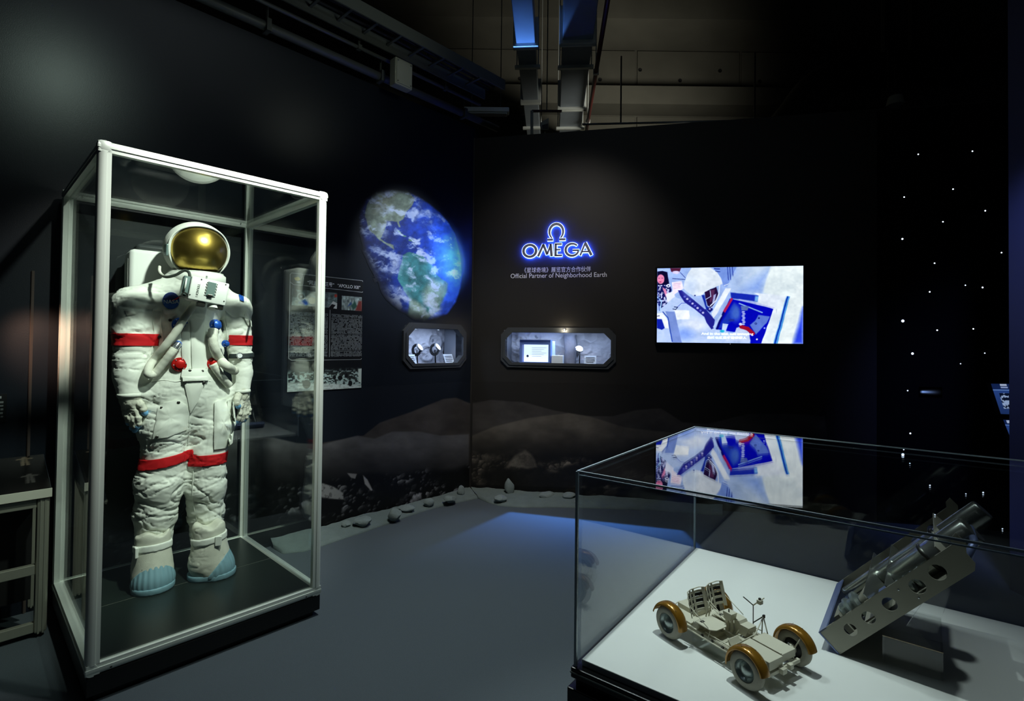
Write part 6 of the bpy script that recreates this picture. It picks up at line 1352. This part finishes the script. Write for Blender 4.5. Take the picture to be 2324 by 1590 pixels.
# ================================================================== perforated metal instrument on its clear stand
hd, al, PH, WI, LI = 2.244, .834, .061, .354, .402
hv = V(math.sin(hd), math.cos(hd), 0); IP = V(.833, 1.311, ZT)
ins = frame_thing('optical_instrument', 'tilted perforated metal instrument cradle with steel tubes inside the low case', 'instrument', IP, hv)
ca, sa_ = math.cos(al), math.sin(al); Iu = lambda f, w, h: Vector((f * ca - h * sa_, w, f * sa_ + h * ca + .0006))     # along, across (away), up from the tray
m_plate = mat('grey_plate', (150, 148, 134), .5, .25, noise=.05, nscale=20); m_plate2 = mat('plate_blue_tint', (110, 124, 168), .35, .4); m_tube = mat('steel_tube', (170, 174, 168), .22, .85)  # second plate metal carries the blue light's tint in its base colour
def side(w, th):
    holes = [(.066, .030, .0145), (.122, .031, .0145), (.184, .031, .0155), (.262, .031, .0165), (.318, .033, .0175)]
    n = 20; mb = MB(); pl_ = []
    top = lambda f: PH; xs = []; segs = [0.0]
    for c, hgt, r in holes: segs += [c - r * 1.35, c + r * 1.35]
    segs += [LI - .025]
    def quad(a, b): mb.add([Iu(a, w, 0), Iu(b, w, 0), Iu(b, w, PH), Iu(a, w, PH), Iu(a, w + th, 0), Iu(b, w + th, 0), Iu(b, w + th, PH), Iu(a, w + th, PH)], [(0, 1, 2, 3), (7, 6, 5, 4), (0, 4, 5, 1), (3, 2, 6, 7)])
    for i in range(0, len(segs), 2): quad(segs[i], segs[i + 1])
    mb.add([Iu(0, w, 0), Iu(0, w, PH), Iu(0, w + th, 0), Iu(0, w + th, PH)], [(0, 1, 3, 2)])
    for c, hgt, r in holes:                                       # plate around each round hole, with a real rim
        a0, a1 = c - r * 1.35, c + r * 1.35; P = []; Q = []; m_ = 32
        for k in range(m_):
            t = 2 * PI * k / m_; dx, dz = math.cos(t), math.sin(t); Q.append((c + r * dx, hgt + r * dz))
            s = min(((a1 - c) / abs(dx)) if abs(dx) > 1e-6 else 9, ((PH - hgt) / dz) if dz > 1e-6 else ((hgt / -dz) if dz < -1e-6 else 9)); P.append((c + s * dx, hgt + s * dz))
        corners = [(a0, 0), (a1, 0), (a1, PH), (a0, PH)]
        v0 = [Iu(a, w, b) for a, b in P] + [Iu(a, w, b) for a, b in Q] + [Iu(a, w + th, b) for a, b in P] + [Iu(a, w + th, b) for a, b in Q]; ff = []
        for k in range(m_): j = (k + 1) % m_; ff += [(k, j, m_ + j, m_ + k), (2 * m_ + j, 2 * m_ + k, 3 * m_ + k, 3 * m_ + j), (m_ + k, m_ + j, 3 * m_ + j, 3 * m_ + k)]
        mb.add(v0, ff)
        for cn in corners:
            k0 = min(range(m_), key=lambda k: math.hypot(P[k][0] - cn[0], P[k][1] - cn[1])); k1 = min((k for k in range(m_) if k != k0 and abs(k - k0) in (1, m_ - 1)), key=lambda k: math.hypot(P[k][0] - cn[0], P[k][1] - cn[1]))
            for ww in (w, w + th): mb.add([Iu(P[k0][0], ww, P[k0][1]), Iu(cn[0], ww, cn[1]), Iu(P[k1][0], ww, P[k1][1])], [(0, 1, 2)])
    lug = [(LI - .025, 0), (LI - .012, .010), (LI - .008, .034), (LI + .008, .050), (LI + .010, .075), (LI - .006, .072), (LI - .016, PH), (LI - .025, PH)]
    mb.add([Iu(a, w, b) for a, b in lug] + [Iu(a, w + th, b) for a, b in lug], [tuple(range(8)), tuple(range(15, 7, -1))] + [(i, 8 + i, 8 + (i + 1) % 8, (i + 1) % 8) for i in range(8)])
    o = mb.obj('side_plate', m_plate, ins); bm = bmesh.new(); bm.from_mesh(o.data); bmesh.ops.remove_doubles(bm, verts=bm.verts, dist=1e-5); bmesh.ops.recalc_face_normals(bm, faces=bm.faces); bm.to_mesh(o.data); bm.free()
    return o
side(0, .003); side(WI - .003, .003)
def plank(name, f0, f1, w0, w1, h0, h1, m): mb = MB(); c = [Iu(f, w, h) for f in (f0, f1) for w in (w0, w1) for h in (h0, h1)]; mb.add(c, [(0, 1, 3, 2), (4, 6, 7, 5), (0, 4, 5, 1), (2, 3, 7, 6), (0, 2, 6, 4), (1, 5, 7, 3)]); return mb.obj(name, m, ins)
plank('end_plate', -.003, 0, -.001, WI + .001, 0, PH, m_plate2); plank('end_flange', 0, .022, 0, WI, PH - .003, PH, m_plate2); plank('tray_floor', 0, LI - .03, .003, WI - .003, 0, .002, m_plate)
plank('bulkhead', .150, .153, .01, WI - .01, 0, PH + .012, m_tube); plank('bulkhead', .205, .208, .01, WI - .01, 0, PH + .004, m_tube); plank('bulkhead', .352, .355, .02, WI - .02, 0, PH + .01, m_plate)
def tubei(name, f0, f1, w, h, r, m, prof=None):
    mb = MB(); ax = Iu(1, 0, 0) - Iu(0, 0, 0); L_ = f1 - f0; mb.lathe(prof or [(0, 0), (r * .92, 0), (r, .004), (r, L_ - .004), (r * .92, L_), (0, L_)], Iu(f0, w, h), ax, 28); return mb.obj(name, m, ins, auto=40)
tubei('main_tube', .208, LI + .02, .12, .038, .034, m_tube); tubei('second_tube', .153, LI + .06, .215, .040, .026, m_tube); tubei('slim_tube', .02, .205, .285, .040, .016, m_tube); tubei('tube_band', .300, .312, .12, .038, .0362, m_snap); tubei('tube_band', .33, .342, .215, .040, .0285, m_snap)
tubei('motor', .035, .095, .13, .034, .030, m_hub, [(0, 0), (.022, 0), (.026, .006), (.026, .018), (.031, .020), (.031, .026), (.024, .030), (.024, .044), (.033, .046), (.033, .054), (.018, .058), (0, .060)]); tubei('cone_housing', .095, .150, .13, .036, .02, m_plate, [(0, 0), (.014, 0), (.030, .050), (.030, .055), (0, .055)])
plank('motor_bracket', .02, .035, .09, .17, .002, .05, m_plate); plank('mirror_mount', .122, .142, .18, .24, .002, .05, m_tube); plank('cover_plate', .16, .20, .03, .10, .03, .045, m_plate2); plank('cable_clip', .10, .15, .02, .09, .02, .024, m_plate)
for k in range(4): tubei('ring_spacer', .215 + .02 * k, .222 + .02 * k, .06, .03, .02, m_hub)
for f, h in ((.225, .045), (.245, .012)): mb = MB(); mb.lathe([(0, .002), (.002, .001), (.0025, 0)], Iu(f, -.0002, h), (0, -1, 0), 8); mb.obj('plate_screw', m_steel, ins)
mb = MB(); ax = Iu(1, 0, 0) - Iu(0, 0, 0); mb.tube([Iu(LI - .02, .02, .02), Iu(LI + .012, .06, .03), Iu(LI + .014, .16, .034), Iu(LI - .01, .22, .03)], .008, 10); mb.obj('end_hoop', m_plate2, ins, True)
ist = frame_thing('acrylic_riser', 'clear acrylic riser box holding up the tilted metal instrument', 'stand', IP, hv); m_acr = glass('acrylic_thin', (.985, .99, .99), .03)
mb = MB(); rx0, rx1, ry0, ry1, rh = .085, .20, .03, WI - .12, .062
for lo_, hi_ in (((rx0, ry0, .0004), (rx1, ry0 + .004, rh)), ((rx0, ry1 - .004, .0004), (rx1, ry1, rh)), ((rx0, ry0 + .004, .0004), (rx0 + .004, ry1 - .004, rh)), ((rx1 - .004, ry0 + .004, .0004), (rx1, ry1 - .004, rh)), ((rx0, ry0, rh), (rx1, ry1, rh + .004))): mb = MB(); mb.bb(lo_, hi_); mb.obj('acrylic_sheet', m_acr, ist)
mb = MB(); mb.bar((rx0, ry0, rh + .004), (rx1, ry0, rh + .004), .0018); mb.obj('sheet_edge', mat('warm_edge', (190, 170, 140), .3), ist)
mb = MB(); mb.prism([(.13, rh + .004), (.19, rh + .004), (.225, .225), (.195, .205)], (0, .12, 0), (1, 0, 0), (0, 0, 1), -.006); mb.obj('prop', m_acr, ist)

# ================================================================== information stand at the left
q0 = onz(104, 1437, 0); ps = float((q0 - A) @ D); pt_ = float((q0 - A) @ N)
st = frame_thing('information_stand', 'low aluminium framed stand with sloping black reading board, left of the tall case', 'stand', q0, D)
m_alud = mat('brushed_post', (176, 176, 160), .35, .6, noise=.06, nscale=60, aniso=(1, 1, .03)); zf = .62; Ls = 1.6; Ds = .34
pfe = onpl(115, 1122, q0, N); zf = float(pfe[2]); zf2 = float(onpl(115, 1104, q0, N)[2]); xr = float((pfe - q0) @ D)
tb = 0
for x in (-.022, -Ls + .05):
    for y in (.0, Ds): 
        mb = MB(); mb.box((x, y, (zf + .02) / 2), (.046, .046, zf - .02), None, .010)
        for dx in (-.008, .008): mb.bb((x + dx - .003, y - .0255, .02), (x + dx + .003, y - .022, zf))
        mb.obj('leg', m_alud, st); mb = MB(); mb.lathe([(.012, 0), (.012, .004), (.004, .008), (.004, .03)], (x, y, 0), (0, 0, 1), 12); mb.obj('levelling_foot', m_snap, st)
H_ = lambda py: float(onpl(85, py, q0, N)[2])
for y in (0., Ds):
    for z0_, z1_ in ((H_(1150), H_(1130)), (H_(1300), H_(1278)), (H_(1430), H_(1408))):
        mb = MB(); mb.bb((-Ls + .07, y - .014, z0_), (-.045, y + .014, z1_), .003); mb.obj('cross_rail', m_alud, st)
for x in (-.022, -Ls + .05): mb = MB(); mb.bb((x - .014, .02, H_(1150)), (x + .014, Ds - .02, H_(1130)), .003); mb.obj('end_rail', m_alud, st)
mb = MB(); mb.bb((-Ls + .07, Ds * .5, .12), (-.045, Ds * .5 + .008, zf - .03)); mb.obj('back_panel', m_black, st)
yb = Ds + .05; zb_ = zf2 + .125
mb = MB(); mb.add([(-Ls, -.03, zf), (xr, -.03, zf), (xr, yb, zf), (-Ls, yb, zf), (-Ls, -.03, zf2), (xr, -.03, zf2), (xr, yb, zb_), (-Ls, yb, zb_)], [(3, 2, 1, 0), (0, 1, 5, 4), (1, 2, 6, 5), (2, 3, 7, 6), (3, 0, 4, 7), (4, 5, 6, 7)]); mb.obj('reading_desk', mat('desk_blue_black', (22, 28, 38), .4), st)
mb = MB(); mb.bb((-Ls - .001, -.036, zf - .002), (xr + .002, -.030, zf2 + .001), .001); mb.obj('front_trim', mat('pale_trim', (206, 206, 190), .5), st)
sl = V(0, yb + .03, zb_ - zf2); sll = float(np.linalg.norm(sl)); sl /= sll
def desk(u, v, P):
    p = Paint(u, v, (9, 10, 10)); x = Ls + xr - .004 - u
    m = (np.mod(v, .03) < .012) & (x > .24) & (vn(u / .012, np.floor(v / .03), seed=141) > .3) & (v > .05) & (v < sll - .1); p.c[m] = (42, 50, 50)
    for cx, cy, k in ((.074, .70, 0), (.066, .27, 1)):
        cy *= sll; c0 = (96, 86, 72) if k == 0 else (66, 64, 62); X = Ls + xr - .004 - cx
        k2 = .55; q2 = lambda L_: [(X + (a - 0) * k2, cy + b * k2) for a, b in L_]
        for seg, wd in (((( -.05, .052), (-.02, .058), (.02, .058), (.05, .052)), .016), (((-.012, .04), (-.014, -.02), (-.016, -.07)), .018), (((.012, .04), (.014, -.02), (.018, -.07)), .018)): p.line(q2(seg), wd * k2 * 1.3, c0, .006)
        p.ell(X, cy + .075 * k2, .010, .011, c0, .005); p.c *= 1.0
    p.c[(v > sll - .06) & (v < sll - .045) & (x > .2)] = (80, 84, 80)
    return p.c
picture('desk_print', (-Ls + .002, -.029, zf2 + .0012), (1, 0, 0), sl, Ls + xr - .004, sll - .004, 240, 60, desk, mat('desk_print', vcol=True, rough=.25, spec=.4), st)

# ================================================================== moon ground strip and stones at the foot of the walls
m_soil = mat('moon_ground', (104, 116, 114), .9, noise=.18, nscale=14, bump=.8, bscale=90, spec=.1); m_stone = mat('grey_stone', (120, 132, 130), .85, noise=.25, nscale=16, bump=.6, bscale=70, spec=.15)
def strip_ground(front, back, name, label, seed):
    n = 120; f = np.array([p[:2] for p in front]); b = np.array([p[:2] for p in back])
    def res_(L): d = np.r_[0, np.cumsum(np.hypot(*np.diff(L, axis=0).T))]; t = np.linspace(0, d[-1], n); return np.stack([np.interp(t, d, L[:, 0]), np.interp(t, d, L[:, 1])], 1)
    f, b = res_(f), res_(b); m_ = 22; P = np.zeros((n, m_ + 2, 3))
    for j in range(m_ + 1):
        t = j / m_; xy = f * (1 - t) + b * t; zz = .020 * min(1, (t / .12) ** .5) + .035 * t ** 1.2 + .028 * (fbm(xy[:, 0] * 6, xy[:, 1] * 6, seed=seed) - .5) * min(1, t * 4) * (.3 + .7 * t) + .006 * (fbm(xy[:, 0] * 40, xy[:, 1] * 40, seed=seed + 1) - .5)
        wob = (.03 * (fbm(xy[:, 0] * 5, xy[:, 1] * 5, seed=seed + 2) - .5))[:, None] * (1 - t); P[:, j + 1, :2] = xy + wob * np.array([.7, .7]); P[:, j + 1, 2] = np.maximum(zz, .004)
    P[:, 0] = P[:, 1]; P[:, 0, 2] = .0
    i = np.arange(n * (m_ + 2)).reshape(n, m_ + 2); qd = np.stack([i[:-1, :-1], i[1:, :-1], i[1:, 1:], i[:-1, 1:]], -1).reshape(-1, 4)
    o = np_mesh(name, P.reshape(-1, 3), qd, m_soil, None, True); tag(o, label, 'moon ground'); return o
fr = [onz(*p, 0) for p in ((618, 1246), (640, 1257), (690, 1252), (730, 1240), (790, 1220), (830, 1207), (900, 1182), (945, 1166), (1010, 1147), (1084, 1131))]
bk1 = [WLO - N * .012 + D * s for s in np.linspace(lw(612, 1240)[0], SCN - .02, 12)]
strip_ground(fr, bk1, 'moon_ground_strip', 'grey-green moulded moon ground strip along the foot of the blue-black wall', 151)
fr2 = [onz(*p, 0) for p in ((1084, 1131), (1110, 1142), (1132, 1148), (1187, 1152), (1310, 1152), (1480, 1158), (1640, 1170))]
bk2 = [K + NB * .012 + T * s for s in np.linspace(.01, bw(1640, 1060)[0], 12)]
strip_ground(fr2, bk2, 'moon_ground_strip', 'grey moulded moon ground strip along the foot of the charcoal wall', 161)
stones = [(786, 1189, 11, 10, .8, 'rounded dark stone touching the larger pointed stone on the moon ground'), (823, 1183, 22, 13, .75, 'pointed pale stone beside the rounded dark one on the moon ground'), (896, 1167, 16, 15, .8, 'upright wedge stone left of the flat stone on the moon ground'),
          (922, 1153, 19, 8, .6, 'flat pale stone right of the wedge stone on the moon ground'), (1021, 1132, 17, 10, .7, 'broad dark stone near the wall corner on the moon ground'), (1156, 1106, 12, 24, .8, 'tall upright pale stone against the charcoal wall'), (1136, 1130, 15, 9, .7, 'low angular stone in front of the tall upright stone'),
          (1243, 1122, 22, 8, .6, 'long low stone right of the tall upright stone by the wall'), (1292, 1125, 16, 9, .7, 'dark rounded stone beside the edge of the low glass case'), (1046, 1114, 9, 13, .8, 'dark block stone leaning at the blue-black wall near the corner'), (972, 1140, 14, 10, .6, 'small dark stone between the flat stone and the corner stone')]
for i, (px_, py_, w_, h_, k_, lab) in enumerate(stones):
    c = onz(px_, py_ + h_ * .55, .035); dist = float((c - CAM) @ F_); sx_, sz_ = w_ * dist / FPX, h_ * dist / FPX
    bm = bmesh.new(); bmesh.ops.create_icosphere(bm, subdivisions=3, radius=1.0); rnd = np.random.default_rng(200 + i); pl_ = [(Vector(rnd.normal(size=3)).normalized(), rnd.uniform(.62, .92)) for _ in range(9)]
    for q_ in bm.verts:
        p = q_.co.copy()
        for nn, dd in pl_:
            e = p.dot(nn)
            if e > dd: p -= nn * (e - dd)
        nz = float(vn(p.x * 3, p.y * 3, p.z * 3, 210 + i)) - .5; p *= 1 + .10 * nz; q_.co = Vector((p.x * sx_, p.y * sx_ * k_, p.z * sz_))
    me = bpy.data.meshes.new('stone'); bm.to_mesh(me); bm.free(); sharp(me, 28); me.materials.append(m_stone); o = bpy.data.objects.new('stone', me); COL.objects.link(o)
    o.location = Vector((c[0], c[1], .035 + sz_ * .55)); o.rotation_euler = (0, 0, rnd.uniform(0, .8)); tag(o, lab, 'stone')
